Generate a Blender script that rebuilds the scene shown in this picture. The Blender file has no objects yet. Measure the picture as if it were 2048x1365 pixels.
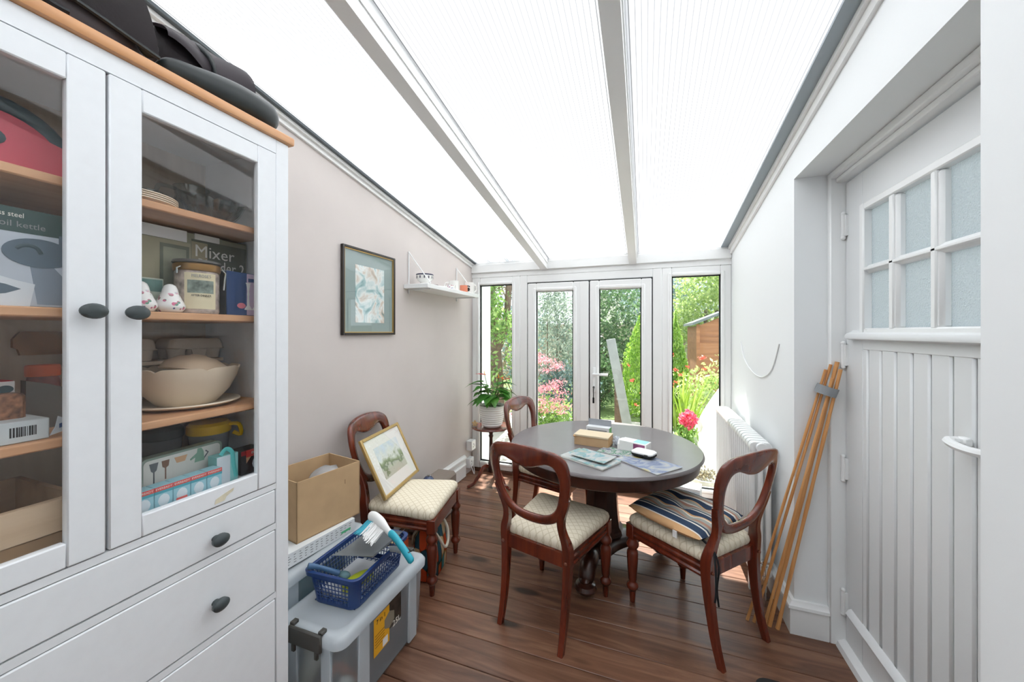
import bpy, bmesh, math, random
from mathutils import Vector, Matrix
R = math.radians
PI = math.pi
scene = bpy.context.scene
COL = scene.collection
random.seed(7)

# ---------------------------------------------------------------- camera
cam_d = bpy.data.cameras.new('camera')
cam_d.sensor_width = 36.0
cam_d.lens = 740.0 / 2048.0 * 36.0
cam_d.shift_y = -18.0 / 2048.0
cam_d.clip_start = 0.02
cam_d.clip_end = 200
cam = bpy.data.objects.new('camera', cam_d)
COL.objects.link(cam)
cam.location = (0, 0, 1.37)
cam.rotation_euler = (R(90), 0, math.atan(266 / 740))
scene.camera = cam

# ---------------------------------------------------------------- sky, sun, exposure
w = bpy.data.worlds.new('sky')
scene.world = w
w.use_nodes = True
wb = w.node_tree.nodes['Background']
wb.inputs['Color'].default_value = (0.86, 0.93, 1.0, 1)
wb.inputs['Strength'].default_value = 2.2
sun_d = bpy.data.lights.new('sun', 'SUN')
sun_d.energy = 15.0
sun_d.angle = R(0.6)
sun_d.color = (1.0, 0.95, 0.88)
sun = bpy.data.objects.new('sun', sun_d)
COL.objects.link(sun)
sun.rotation_euler = Vector((-0.11, 0.58, 1.0)).to_track_quat('Z', 'Y').to_euler()
scene.view_settings.view_transform = 'Standard'
scene.view_settings.look = 'None'
scene.view_settings.gamma = 1.0
scene.view_settings.use_curve_mapping = False
scene.view_settings.exposure = 0.27

# ---------------------------------------------------------------- materials
def lin(h):
    if isinstance(h, str):
        h = h.lstrip('#')
        c = [int(h[i:i + 2], 16) / 255 for i in (0, 2, 4)]
        return tuple((x / 12.92 if x <= .04045 else ((x + .055) / 1.055) ** 2.4) for x in c) + (1,)
    return tuple(h) + (1,)

class N:
    """tiny node-tree helper"""
    def __init__(s, name):
        s.m = bpy.data.materials.new(name); s.m.use_nodes = True
        s.t = s.m.node_tree; s.t.nodes.clear()
        s.out = s.t.nodes.new('ShaderNodeOutputMaterial')
    def n(s, typ, **k):
        nd = s.t.nodes.new('ShaderNode' + typ)
        for a, v in k.items():
            if a.startswith('i_'):
                key = a[2:]
                key = int(key) if key.isdigit() else key.replace('_', ' ')
                nd.inputs[key].default_value = v
            else:
                setattr(nd, a, v)
        return nd
    def l(s, a, b): s.t.links.new(a, b)
    def coords(s, scale=(1, 1, 1), rot=(0, 0, 0), kind='Object', rnd=False):
        tc = s.n('TexCoord'); mp = s.n('Mapping')
        mp.inputs['Scale'].default_value = scale; mp.inputs['Rotation'].default_value = rot
        s.l(tc.outputs[kind], mp.inputs['Vector'])
        if rnd:
            oi = s.n('ObjectInfo'); ma = s.n('Math', operation='MULTIPLY', i_1=37.0)
            s.l(oi.outputs['Random'], ma.inputs[0])
            s.l(ma.outputs[0], mp.inputs['Location'])
        return mp.outputs['Vector']
    def ramp(s, fac, stops):
        r = s.n('ValToRGB'); e = r.color_ramp.elements
        while len(e) < len(stops): e.new(.5)
        for el, (p, c) in zip(e, stops): el.position = p; el.color = lin(c)
        s.l(fac, r.inputs['Fac']); return r.outputs['Color']
    def pbsdf(s, rough=.5, metal=0, spec=.5, coat=0):
        b = s.n('BsdfPrincipled')
        b.inputs['Roughness'].default_value = rough; b.inputs['Metallic'].default_value = metal
        b.inputs['Specular IOR Level'].default_value = spec; b.inputs['Coat Weight'].default_value = coat
        b.inputs['Coat Roughness'].default_value = .12
        s.l(b.outputs[0], s.out.inputs[0]); s.b = b; return b
    def bump(s, fac, strength, dist=.002):
        bp = s.n('Bump'); bp.inputs['Strength'].default_value = strength; bp.inputs['Distance'].default_value = dist
        s.l(fac, bp.inputs['Height']); s.l(bp.outputs[0], s.b.inputs['Normal'])

def P(name, col, rough=.5, metal=0, spec=.5, var=None, bump=None, coat=0):
    k = N(name); b = k.pbsdf(rough, metal, spec, coat); c = lin(col)
    b.inputs['Base Color'].default_value = c
    if var or bump:
        v = k.coords()
    if var:
        nz = k.n('TexNoise', i_Scale=var[0], i_Detail=4.0); k.l(v, nz.inputs['Vector'])
        a = var[1]
        lo = tuple(x * (1 - a) for x in c[:3]); hi = tuple(min(1, x * (1 + a)) for x in c[:3])
        k.l(k.ramp(nz.outputs[0], [(.3, lo), (.7, hi)]), b.inputs['Base Color'])
    if bump:
        nb = k.n('TexNoise', i_Scale=bump[0], i_Detail=5.0); k.l(v, nb.inputs['Vector'])
        k.bump(nb.outputs[0], bump[1])
    return k.m

def WOOD(name, stops, axis='x', scale=14, rough=.4, coat=0, bump=.15, rnd=True, stretch=.07):
    k = N(name); b = k.pbsdf(rough, 0, .5, coat)
    sc = [1, 1, 1]; sc['xyz'.index(axis)] = stretch
    v = k.coords(sc, rnd=rnd)
    nz = k.n('TexNoise', i_Scale=scale, i_Detail=6.0, i_Roughness=.62, i_Distortion=.6); k.l(v, nz.inputs['Vector'])
    k.l(k.ramp(nz.outputs[0], stops), b.inputs['Base Color'])
    k.bump(nz.outputs[0], bump)
    return k.m

def schlick(k, refl=1.0):
    # surface reflectance of thin glass, the same from both sides
    lw = k.n('LayerWeight', i_Blend=.5); pw = k.n('Math', operation='POWER', i_1=5.0); k.l(lw.outputs['Facing'], pw.inputs[0])
    ma = k.n('Math', operation='MULTIPLY_ADD', i_1=.95*refl, i_2=.042*refl); k.l(pw.outputs[0], ma.inputs[0])
    return ma.outputs[0]

def GLASS(name, tint='#ffffff', refl=1.0, rough=0.0, ior=1.45):
    k = N(name)
    t = k.n('BsdfTransparent'); t.inputs[0].default_value = lin(tint)
    g = k.n('BsdfGlossy'); g.inputs['Roughness'].default_value = rough
    fr = schlick(k, refl)
    mx = k.n('MixShader'); k.l(fr, mx.inputs[0]); k.l(t.outputs[0], mx.inputs[1]); k.l(g.outputs[0], mx.inputs[2])
    k.l(mx.outputs[0], k.out.inputs[0]); return k.m

def FROST(name, col, transp=.4, diff=.45, rough=.25, bump=None, stripe=None, cloud=None):
    """translucent plastic / obscure glass: part clear, part diffusing, part glossy"""
    k = N(name); c = lin(col)
    tr = k.n('BsdfTransparent'); tr.inputs[0].default_value = c
    tl = k.n('BsdfTranslucent'); tl.inputs[0].default_value = c
    df = k.n('BsdfDiffuse'); df.inputs[0].default_value = c
    gl = k.n('BsdfGlossy'); gl.inputs['Roughness'].default_value = rough
    m1 = k.n('MixShader'); m1.inputs[0].default_value = diff
    k.l(tl.outputs[0], m1.inputs[1]); k.l(df.outputs[0], m1.inputs[2])
    m2 = k.n('MixShader'); m2.inputs[0].default_value = transp
    k.l(m1.outputs[0], m2.inputs[1]); k.l(tr.outputs[0], m2.inputs[2])
    m3 = k.n('MixShader'); fr = schlick(k, .8)
    k.l(fr, m3.inputs[0]); k.l(m2.outputs[0], m3.inputs[1]); k.l(gl.outputs[0], m3.inputs[2])
    k.l(m3.outputs[0], k.out.inputs[0])
    if bump:
        v = k.coords(); nz = k.n('TexVoronoi', i_Scale=bump[0]); k.l(v, nz.inputs['Vector'])
        bp = k.n('Bump'); bp.inputs['Strength'].default_value = bump[1]; bp.inputs['Distance'].default_value = .003
        k.l(nz.outputs[0], bp.inputs['Height'])
        for q in (gl, tl, df): k.l(bp.outputs[0], q.inputs['Normal'])
    if stripe:
        v = k.coords(); wv = k.n('TexWave', i_Scale=stripe[0]); wv.bands_direction = 'X'; k.l(v, wv.inputs['Vector'])
        lo = tuple(x * (1 - stripe[1]) for x in c[:3])
        col_o = k.ramp(wv.outputs[0], [(.0, lo), (.05, lo), (.22, c[:3])])
        for q in (tl, tr, df): k.l(col_o, q.inputs[0])
    return k.m

def LEAF(name, c1, c2, c3=None, scale=3.0, trans=.45):
    k = N(name)
    v = k.coords(); nz = k.n('TexNoise', i_Scale=scale, i_Detail=3.0); k.l(v, nz.inputs['Vector'])
    wn = k.n('TexWhiteNoise'); ge = k.n('NewGeometry'); k.l(ge.outputs['Random Per Island'], wn.inputs[1] if len(wn.inputs) > 1 else wn.inputs[0])
    wn.noise_dimensions = '1D'
    k.l(ge.outputs['Random Per Island'], wn.inputs['W'])
    mx = k.n('Math', operation='MULTIPLY_ADD', i_1=.5); k.l(wn.outputs[0], mx.inputs[0])
    h = k.n('Math', operation='MULTIPLY', i_1=.5); k.l(nz.outputs[0], h.inputs[0]); k.l(h.outputs[0], mx.inputs[2])
    st = [(.25, c1), (.6, c2)] + ([(.8, c3)] if c3 else [])
    col = k.ramp(mx.outputs[0], st)
    d = k.n('BsdfDiffuse'); t = k.n('BsdfTranslucent'); k.l(col, d.inputs[0]); k.l(col, t.inputs[0])
    m = k.n('MixShader'); m.inputs[0].default_value = trans
    k.l(d.outputs[0], m.inputs[1]); k.l(t.outputs[0], m.inputs[2])
    g = k.n('BsdfGlossy'); g.inputs['Roughness'].default_value = .35; g.inputs[0].default_value = (1, 1, 1, 1)
    m2 = k.n('MixShader'); m2.inputs[0].default_value = .04; k.l(m.outputs[0], m2.inputs[1]); k.l(g.outputs[0], m2.inputs[2])
    k.l(m2.outputs[0], k.out.inputs[0]); return k.m

M = {}
M['wall_taupe'] = P('wall_taupe', '#d0c8c4', .85, var=(2.5, .035), bump=(60, .08))
M['wall_white'] = P('wall_white', '#eceff0', .8, bump=(35, .12))
M['upvc'] = P('upvc', '#edeeed', .28, var=(3, .015))
M['gloss_white'] = P('gloss_white', '#eef0f0', .3)
M['door_white'] = P('door_white', '#e2e5e6', .35)
M['cab_white'] = P('cab_white', '#eef1f4', .38, var=(40, .012))
M['gasket'] = P('gasket', '#23282a', .6)
M['grey_metal'] = P('grey_metal', '#9aa4aa', .5)
M['brown_sill'] = P('brown_sill', '#5a3a2a', .5)
M['chrome'] = P('chrome', '#d8dada', .12, metal=1)
M['black'] = P('black', '#16181a', .5)
M['black_metal'] = P('black_metal', '#1b1d1f', .35, metal=.4)
M['mahogany'] = WOOD('mahogany', [(.25, '#3a140c'), (.55, '#6b2a18'), (.8, '#8a3d22')], 'z', 16, .25, coat=.5, bump=.05)
M['mahogany_dark'] = WOOD('mahogany_dark', [(.25, '#1d0f0b'), (.55, '#38190f'), (.8, '#4d2416')], 'z', 14, .28, coat=.4, bump=.05)
M['table_top'] = P('table_top', '#726c6d', .33, var=(9, .05), coat=.25)
M['pine_top'] = WOOD('pine_top', [(.2, '#a8683a'), (.5, '#d49a66'), (.8, '#e2b184')], 'y', 10, .35, coat=.3)
M['pine'] = WOOD('pine', [(.2, '#b0754a'), (.5, '#d8a67c'), (.8, '#e6c09c')], 'y', 9, .45)
M['pine_pale'] = WOOD('pine_pale', [(.2, '#b59778'), (.5, '#d2b899'), (.8, '#e0cbae')], 'y', 9, .55)
M['back_panel'] = WOOD('back_panel', [(.2, '#b3a391'), (.6, '#c9baa7'), (.9, '#d6c8b7')], 'z', 16, .7)
M['bamboo'] = WOOD('bamboo', [(.2, '#b97a42'), (.55, '#d79d62'), (.85, '#e6b983')], 'z', 9, .4)
M['floorboard'] = None
def floor_mat():
    k = N('floorboard'); b = k.pbsdf(.36, 0, .5, .12)
    v = k.coords((.09, 1, 1), rnd=True)
    nz = k.n('TexNoise', i_Scale=22.0, i_Detail=7.0, i_Roughness=.62, i_Distortion=.8); k.l(v, nz.inputs['Vector'])
    c1 = k.ramp(nz.outputs[0], [(.25, '#482f24'), (.5, '#75513e'), (.75, '#946f58')])
    v2 = k.coords((.55, 1.6, 1), rnd=True)
    vo = k.n('TexVoronoi', i_Scale=3.4); k.l(v2, vo.inputs['Vector'])
    kn = k.ramp(vo.outputs['Distance'], [(.0, '#2a1710'), (.1, '#4b2d1f'), (.17, '#ffffff')])
    mx = k.n('MixRGB', blend_type='MULTIPLY', i_0=.85); k.l(c1, mx.inputs[1]); k.l(kn, mx.inputs[2])
    oi = k.n('ObjectInfo'); hs = k.n('HueSaturation'); mr = k.n('MapRange', i_3=.78, i_4=1.22)
    k.l(oi.outputs['Random'], mr.inputs[0]); k.l(mr.outputs[0], hs.inputs['Value']); k.l(mx.outputs[0], hs.inputs['Color'])
    k.l(hs.outputs[0], b.inputs['Base Color'])
    rr = k.n('MapRange', i_3=.26, i_4=.5); k.l(nz.outputs[0], rr.inputs[0]); k.l(rr.outputs[0], b.inputs['Roughness'])
    k.bump(nz.outputs[0], .18)
    return k.m
M['floorboard'] = floor_mat()
M['glass'] = GLASS('glass', '#fbfdfc', .8)
M['cab_glass'] = GLASS('cab_glass', '#fefefe', .7)
M['clear_glass'] = GLASS('clear_glass', '#f3f8f8', 1.8, .03, 1.5)
M['picture_glass'] = GLASS('picture_glass', '#ffffff', .9)
M['poly_roof'] = FROST('poly_roof', '#dee0e3', .10, .05, .3, stripe=(16.0, .7))
M['obscure'] = FROST('obscure', '#c4cbce', .05, .35, .2, bump=(190, .9))
M['tote'] = FROST('tote', '#eff5f9', .68, .5, .2)
M['tote_lid'] = FROST('tote_lid', '#eef4f8', .25, .6, .25)
M['card'] = P('card', '#c4a47d', .8, var=(14, .05))
M['card_in'] = P('card_in', '#c8a274', .85)
M['white'] = P('white', '#f0f0ee', .5)
M['paper'] = P('paper', '#eceae4', .7)
M['ceramic'] = P('ceramic', '#f1f0ec', .2, coat=.4)
M['cream'] = P('cream', '#ecdcc4', .4, var=(5, .06))
M['navy_plastic'] = P('navy_plastic', '#1d3a70', .35)
M['grey_plastic'] = P('grey_plastic', '#9aa0a4', .4)
M['dark_plastic'] = P('dark_plastic', '#4c4a46', .45)
M['teal'] = P('teal', '#2ba7bd', .4)
M['dark_grey'] = P('dark_grey', '#3f4749', .42)
M['fabric_black'] = P('fabric_black', '#3f393b', .75, bump=(160, .25), var=(6, .15))
M['leather_dark'] = P('leather_dark', '#1c2425', .45)
M['red_case'] = P('red_case', '#d2455c', .45)
M['slate'] = P('slate', '#3d545c', .35)
M['text_white'] = P('text_white', '#eceae2', .6)
M['text_black'] = P('text_black', '#1a1a1a', .6)
M['text_grey'] = P('text_grey', '#8e9092', .6)
M['green_cushion'] = P('green_cushion', '#1d3330', .85, bump=(200, .2))
M['orange'] = P('orange', '#e0673c', .5)
M['yellow'] = P('yellow', '#f0c22a', .4)
M['gold'] = P('gold', '#c5a569', .35, metal=.6)
M['rope'] = P('rope', '#d9d2c3', .85, bump=(220, .4))
M['soil'] = P('soil', '#3a2c22', .95)
M['bark'] = P('bark', '#6b5a4c', .9, var=(18, .3), bump=(40, .6))
M['lawn'] = P('lawn', '#5f7340', .95, var=(30, .3), bump=(120, .6))
M['paving'] = P('paving', '#b6b1a8', .9, var=(8, .12), bump=(60, .3))
M['shed'] = WOOD('shed', [(.2, '#7d5138'), (.55, '#a87350'), (.85, '#bf8c66')], 'x', 10, .8)
M['felt'] = P('felt', '#6d7476', .9)
M['fence'] = WOOD('fence', [(.2, '#8a7d70'), (.6, '#b3a797'), (.9, '#c7bcae')], 'z', 10, .85)
M['render'] = P('render', '#d9d4ca', .9)
M['tarp'] = P('tarp', '#e9ebe6', .6, bump=(9, .8))

# ---------------------------------------------------------------- geometry
def wm(o):
    return (wm(o.parent) if o.parent else Matrix()) @ o.matrix_basis

class MB:
    def __init__(s): s.bm = bmesh.new()
    def box(s, x0, x1, y0, y1, z0, z1, bev=0, mtx=None, seg=1):
        vs = [s.bm.verts.new(p) for p in ((x0,y0,z0),(x1,y0,z0),(x1,y1,z0),(x0,y1,z0),(x0,y0,z1),(x1,y0,z1),(x1,y1,z1),(x0,y1,z1))]
        fs = [s.bm.faces.new([vs[i] for i in f]) for f in ((3,2,1,0),(4,5,6,7),(0,1,5,4),(1,2,6,5),(2,3,7,6),(3,0,4,7))]
        if bev:
            es = list({e for f in fs for e in f.edges})
            r = bmesh.ops.bevel(s.bm, geom=es, offset=bev, segments=seg, affect='EDGES', profile=.5)
            vs = list({v for f in r['faces'] for v in f.verts} | {v for v in vs if v.is_valid})
        if mtx is not None:
            for v in vs: v.co = mtx @ v.co
        return s
    def rings(s, rings, closed=False, cap=True):
        rv = [[s.bm.verts.new(p) for p in r] for r in rings]
        n = len(rv[0]); m = len(rv)
        for i in range(m if closed else m - 1):
            a, b = rv[i], rv[(i + 1) % m]
            for j in range(n):
                k = (j + 1) % n
                try: s.bm.faces.new((a[j], a[k], b[k], b[j]))
                except ValueError: pass
        if cap and not closed:
            for r, rev in ((rv[0], True), (rv[-1], False)):
                try: s.bm.faces.new(list(reversed(r)) if rev else r)
                except ValueError: pass
        return s
    def tube(s, pts, r=.01, n=8, closed=False, cap=True, flat=None):
        pts = [Vector(p) for p in pts]; m = len(pts)
        rr = r if isinstance(r, (list, tuple)) else [r] * m
        up = None; rings = []
        for i, p in enumerate(pts):
            a = pts[i - 1] if (i > 0 or closed) else p
            b = pts[(i + 1) % m] if (i < m - 1 or closed) else p
            t = (b - a)
            t = t.normalized() if t.length > 1e-9 else Vector((0, 0, 1))
            if up is None:
                up = Vector((0, 0, 1)) if abs(t.z) < .9 else Vector((1, 0, 0))
            u = (up - t * up.dot(t)).normalized(); v = t.cross(u); up = u
            f = flat or 1
            rings.append([p + (u * math.cos(2*PI*j/n) + v * math.sin(2*PI*j/n) * f) * rr[i] for j in range(n)])
        return s.rings(rings, closed, cap)
    def lathe(s, prof, c=(0, 0, 0), n=24, mtx=None, cap=True, fx=None):
        rings = []
        for r, z in prof:
            ring = []
            for j in range(n):
                a = 2*PI*j/n
                p = Vector((r*math.cos(a), r*math.sin(a), z))
                if fx: p = fx(p, a)
                p = (mtx @ p) if mtx is not None else p
                ring.append(p + Vector(c))
            rings.append(ring)
        return s.rings(rings, False, cap)
    def prism(s, poly, axis, lo, hi):
        def mk(p, t):
            return {'x': (t, p[0], p[1]), 'y': (p[0], t, p[1]), 'z': (p[0], p[1], t)}[axis]
        return s.rings([[mk(p, lo) for p in poly], [mk(p, hi) for p in poly]])
    def sphere(s, c, r, sub=2, scale=(1, 1, 1), fx=None):
        res = bmesh.ops.create_icosphere(s.bm, subdivisions=sub, radius=1)
        for v in res['verts']:
            d = v.co.copy()
            k = fx(d) if fx else 1
            v.co = Vector((d.x*r*scale[0]*k + c[0], d.y*r*scale[1]*k + c[1], d.z*r*scale[2]*k + c[2]))
        return s
    def quad(s, *ps):
        s.bm.faces.new([s.bm.verts.new(p) for p in ps]); return s
    def sheet(s, fn, nu, nv):
        g = [[s.bm.verts.new(fn(i/nu, j/nv)) for j in range(nv+1)] for i in range(nu+1)]
        for i in range(nu):
            for j in range(nv):
                s.bm.faces.new((g[i][j], g[i+1][j], g[i+1][j+1], g[i][j+1]))
        return s
    def xf(s, mtx):
        for v in s.bm.verts: v.co = mtx @ v.co
        return s
    def solid(s, th):
        bmesh.ops.solidify(s.bm, geom=list(s.bm.faces), thickness=th); return s
    def build(s, name, mat, parent=None, world=True, ang=38, fixn=True):
        if fixn: bmesh.ops.recalc_face_normals(s.bm, faces=s.bm.faces)
        me = bpy.data.meshes.new(name); s.bm.to_mesh(me); s.bm.free()
        me.materials.append(M[mat] if isinstance(mat, str) else mat)
        for p in me.polygons: p.use_smooth = True
        me.set_sharp_from_angle(angle=R(ang))
        o = bpy.data.objects.new(name, me); COL.objects.link(o)
        if parent is not None:
            o.parent = parent
            if world: me.transform(wm(parent).inverted())
        else:
            xs = [v.co for v in me.vertices]
            c = Vector(((min(v.x for v in xs)+max(v.x for v in xs))/2, (min(v.y for v in xs)+max(v.y for v in xs))/2, min(v.z for v in xs)))
            me.transform(Matrix.Translation(-c)); o.location = c
        return o

def tag(o, label=None, cat=None, group=None, kind=None):
    if label: o['label'] = label
    if cat: o['category'] = cat
    if group: o['group'] = group
    if kind: o['kind'] = kind
    return o
def thing(name, label, cat, loc=(0, 0, 0), rotz=0, group=None):
    o = bpy.data.objects.new(name, None); COL.objects.link(o)
    o.empty_display_size = .05
    o.location = loc; o.rotation_euler = (0, 0, rotz)
    return tag(o, label, cat, group)
def dup(root, loc, rotz, label=None, group=None):
    def cp(o, par):
        c = o.copy(); COL.objects.link(c); c.parent = par
        for ch in list(o.children): cp(ch, c)
        return c
    r = cp(root, None); r.location = loc; r.rotation_euler = (0, 0, rotz)
    if label: r['label'] = label
    if group: r['group'] = group
    return r
def struct(name, mb, mat, parent=None, label=None):
    o = mb.build(name, mat, parent)
    if parent is None: tag(o, label, None, None, 'structure')
    return o
def catmull(pts, k=6, closed=False):
    pts = [Vector(p) for p in pts]; n = len(pts); out = []
    for i in range(n if closed else n - 1):
        p0 = pts[(i-1) % n] if (closed or i > 0) else pts[0]; p1 = pts[i]; p2 = pts[(i+1) % n]
        p3 = pts[(i+2) % n] if (closed or i < n - 2) else pts[-1]
        for q in range(k):
            t = q / k
            out.append(.5*((2*p1)+(-p0+p2)*t+(2*p0-5*p1+4*p2-p3)*t*t+(-p0+3*p1-3*p2+p3)*t**3))
    if not closed: out.append(pts[-1])
    return out
def rrect(x0, x1, y0, y1, r, n=5):
    out = []
    for cx, cy, a in ((x1-r, y1-r, 0), (x0+r, y1-r, 90), (x0+r, y0+r, 180), (x1-r, y0+r, 270)):
        for i in range(n+1):
            t = R(a + 90*i/n); out.append((cx+r*math.cos(t), cy+r*math.sin(t)))
    return out
def text(name, body, size, mat, parent, mtx, world=True, align='CENTER', sx=1.0):
    cu = bpy.data.curves.new('t', 'FONT'); cu.body = body; cu.size = size; cu.extrude = .0003
    cu.align_x = align; cu.align_y = 'CENTER'; cu.resolution_u = 2
    o = bpy.data.objects.new('t', cu); COL.objects.link(o)
    dg = bpy.context.evaluated_depsgraph_get(); dg.update()
    me = bpy.data.meshes.new_from_object(o.evaluated_get(dg))
    bpy.data.objects.remove(o); bpy.data.curves.remove(cu)
    me.materials.clear(); me.materials.append(M[mat])
    me.transform(mtx @ Matrix.Diagonal((sx, 1, 1, 1)))
    if world: me.transform(wm(parent).inverted())
    ob = bpy.data.objects.new(name, me); COL.objects.link(ob); ob.parent = parent
    return ob
def basis(origin, xdir, ydir):
    x = Vector(xdir).normalized(); y = Vector(ydir); y = (y - x*x.dot(y)).normalized(); z = x.cross(y)
    m = Matrix((x, y, z)).transposed().to_4x4(); m.translation = Vector(origin); return m
FACE_X = lambda x, y, z: basis((x, y, z), (0, 1, 0), (0, 0, 1))     # readable by a viewer looking towards -x
# ================================================================= the room
LX, RX, BY, NY = -1.62, 0.642, 3.33, -0.95
SL = 0.172
def zp(y): return 2.05 + SL * (BY - y)          # underside of the roof sheets

# ---- floor: separate boards running across the room
fl = struct('floor', MB().box(LX-.1, .95, NY-.1, BY+.06, -.08, -.021), P('subfloor', '#20150f', .9), label='dark stained pine floorboards')
bw = .142
bmesh_board = MB().box(-1.33, 1.33, .0012, bw-.0012, -.02, 0, bev=.0022).build('floorboard', 'floorboard', fl, world=False)
bmesh_board.location = Vector((-.34, NY-.1, 0)) - fl.location
i = 1
while NY-.1 + (i+1)*bw < BY + .08:
    c = bmesh_board.copy(); COL.objects.link(c); c.parent = fl
    c.location = Vector((-.34 + (.004 if i % 2 else -.004), NY-.1 + i*bw, 0)) - fl.location
    i += 1

# ---- walls
def yz_prism(y0, y1, z0, dz=.03):
    return [(y0, z0), (y1, z0), (y1, zp(y1)+dz), (y0, zp(y0)+dz)]
struct('wall_left', MB().prism(yz_prism(NY-.1, BY+.09, -.08), 'x', LX-.16, LX), 'wall_taupe', label='warm taupe painted wall')
D0, D1, DZ = 1.03, 2.03, 2.07
mb = MB().prism(yz_prism(D1, BY+.09, -.08), 'x', RX, RX+.21)
mb.prism(yz_prism(NY-.1, D0, -.08), 'x', RX, RX+.21)
mb.prism([(D0, DZ), (D1, DZ), (D1, zp(D1)+.03), (D0, zp(D0)+.03)], 'x', RX, RX+.21)
struct('wall_right', mb, 'wall_white', label='white plastered wall with a recessed door')
struct('wall_front', MB().box(LX-.16, RX+.21, NY-.25, NY, -.08, zp(NY)+.2), 'wall_white', label='white wall behind the viewer')

# ---- baseboards
def base_profile(h=.15):
    return [(0, 0), (.022, 0), (.022, h-.035), (.03, h-.03), (.028, h-.018), (.018, h-.01), (.014, h), (0, h)]
mb = MB().rings([[(RX-p[0], BY, p[1]) for p in base_profile(.15)], [(RX-p[0], D1-p[0], p[1]) for p in base_profile(.15)], [(RX+.123, D1-p[0], p[1]) for p in base_profile(.15)]])
struct('baseboard_right', mb, 'gloss_white', label='tall white moulded baseboard')
mb = MB().rings([[(LX+p[0]*.9, y, p[1]) for p in base_profile(.2)] for y in (NY, BY-.17)])
mb.rings([[(LX+.0225+p[0]*.55, y, p[1]*.6+.015) for p in base_profile(.2)] for y in (NY, BY-.2)])
struct('baseboard_left', mb, 'gloss_white', label='tall white moulded baseboard with cable trunking')

# ---- roof: three bays of ribbed twin-wall sheet, rafters, wall bars

YE = BY + .14
def slope_box(mb, x0, x1, lo, hi, y0=NY-.1, y1=YE):
    return mb.prism([(y0, zp(y0)+lo), (y1, zp(y1)+lo), (y1, zp(y1)+hi), (y0, zp(y0)+hi)], 'x', x0, x1)
RAF = [-.877, -.098]
edges = [LX+.03, RAF[0], RAF[1], RX-.03]
rf = struct('ceiling', slope_box(MB(), edges[0]-.2, edges[0]+.02, .022, .03), 'grey_metal', label='translucent ribbed lean-to roof')
for k in range(3):
    slope_box(MB(), edges[k], edges[k+1], 0, .016).build('roof_sheet', 'poly_roof', rf)
for x in RAF:
    mb = slope_box(MB(), x-.031, x+.031, -.105, -.001, y1=BY-.02)
    slope_box(mb, x-.036, x-.028, -.05, -.001, y1=BY-.02); slope_box(mb, x+.028, x+.036, -.05, -.001, y1=BY-.02)
    t = mb.build('rafter', 'upvc', rf)
    slope_box(MB(), x-.045, x+.045, .0165, .05, y1=YE).build('rafter_cap', 'upvc', t)
slope_box(MB(), RX-.075, RX-.026, -.012, .02).build('wall_bar', 'grey_metal', rf)
slope_box(MB(), LX+.014, LX+.05, -.012, .02).build('wall_bar', P('wall_bar_dark', '#5c6366', .45, metal=.3), rf)
slope_box(MB(), RX-.012, RX+.05, .02, .03).build('flashing', 'grey_metal', rf)
mb = slope_box(MB(), LX, LX+.014, -.05, .01, y1=BY); slope_box(mb, LX, LX+.03, -.028, -.012, y1=BY)
struct('trim_1', mb, 'upvc', label='white plastic strip along the taupe wall under the roof')
mb = slope_box(MB(), RX-.014, RX, -.07, .01, y1=BY); slope_box(mb, RX-.027, RX, -.034, -.012, y1=BY)
struct('trim_2', mb, 'upvc', label='white plastic strip along the white wall under the roof')

# ---- back: header beam, two side lights, pair of doors
mb = MB().box(LX, RX, BY, BY+.09, 1.905, 2.045).box(LX, RX, BY-.02, BY+.01, 1.95, 2.03, .004).box(LX, RX, BY-.012, BY+.01, 1.985, 2.045)
struct('trim_3', mb, 'upvc', label='white header beam over the garden doors')
struct('trim_4', MB().box(LX, RX, BY-.015, BY+.1, -.03, .03, .004), 'brown_sill', label='dark brown sill under the garden doors')

def frame4(mb, x0, x1, z0, z1, wl, wr, wb_, wt, y0, y1, bev=.006):
    mb.box(x0, x0+wl, y0, y1, z0, z1, bev); mb.box(x1-wr, x1, y0, y1, z0, z1, bev)
    mb.box(x0+wl, x1-wr, y0, y1, z0, z0+wb_, bev); mb.box(x0+wl, x1-wr, y0, y1, z1-wt, z1, bev)
    return mb
def gaskets(x0, x1, z0, z1, y, par, g=.01):
    mb = MB()
    for a in ((x0-g, x0+g, z0-g, z1+g), (x1-g, x1+g, z0-g, z1+g), (x0, x1, z0-g, z0+g), (x0, x1, z1-g, z1+g)):
        mb.box(a[0], a[1], y-.004, y+.006, a[2], a[3])
    mb.build('gasket', 'gasket', par)
def side_light(name, x0, x1, gx0, gx1, label):
    o = struct(name, frame4(MB(), x0, x1, .03, 1.905, gx0-x0, x1-gx1, .07, .075, BY, BY+.07), 'upvc', label=label)
    frame4(MB(), gx0-.03, gx1+.03, .07, 1.86, .03, .03, .03, .03, BY-.012, BY+.02, .008).build('glazing_bead', 'upvc', o)
    gaskets(gx0, gx1, .10, 1.83, BY+.02, o)
    MB().box(gx0-.01, gx1+.01, BY+.03, BY+.05, .09, 1.84).build('pane', 'glass', o)
    return o
side_light('window_1', LX, -1.116, -1.535, -1.195, 'narrow white side light left of the garden doors')
side_light('window_2', .134, RX, .208, .567, 'narrow white side light right of the garden doors')
fr = struct('trim_5', MB().box(-1.116, -1.046, BY, BY+.07, .03, 1.905, .005).box(.062, .134, BY, BY+.07, .03, 1.905, .005).box(-1.046, .062, BY, BY+.07, 1.834, 1.905, .005), 'upvc', label='white outer frame of the garden doors')
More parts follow.
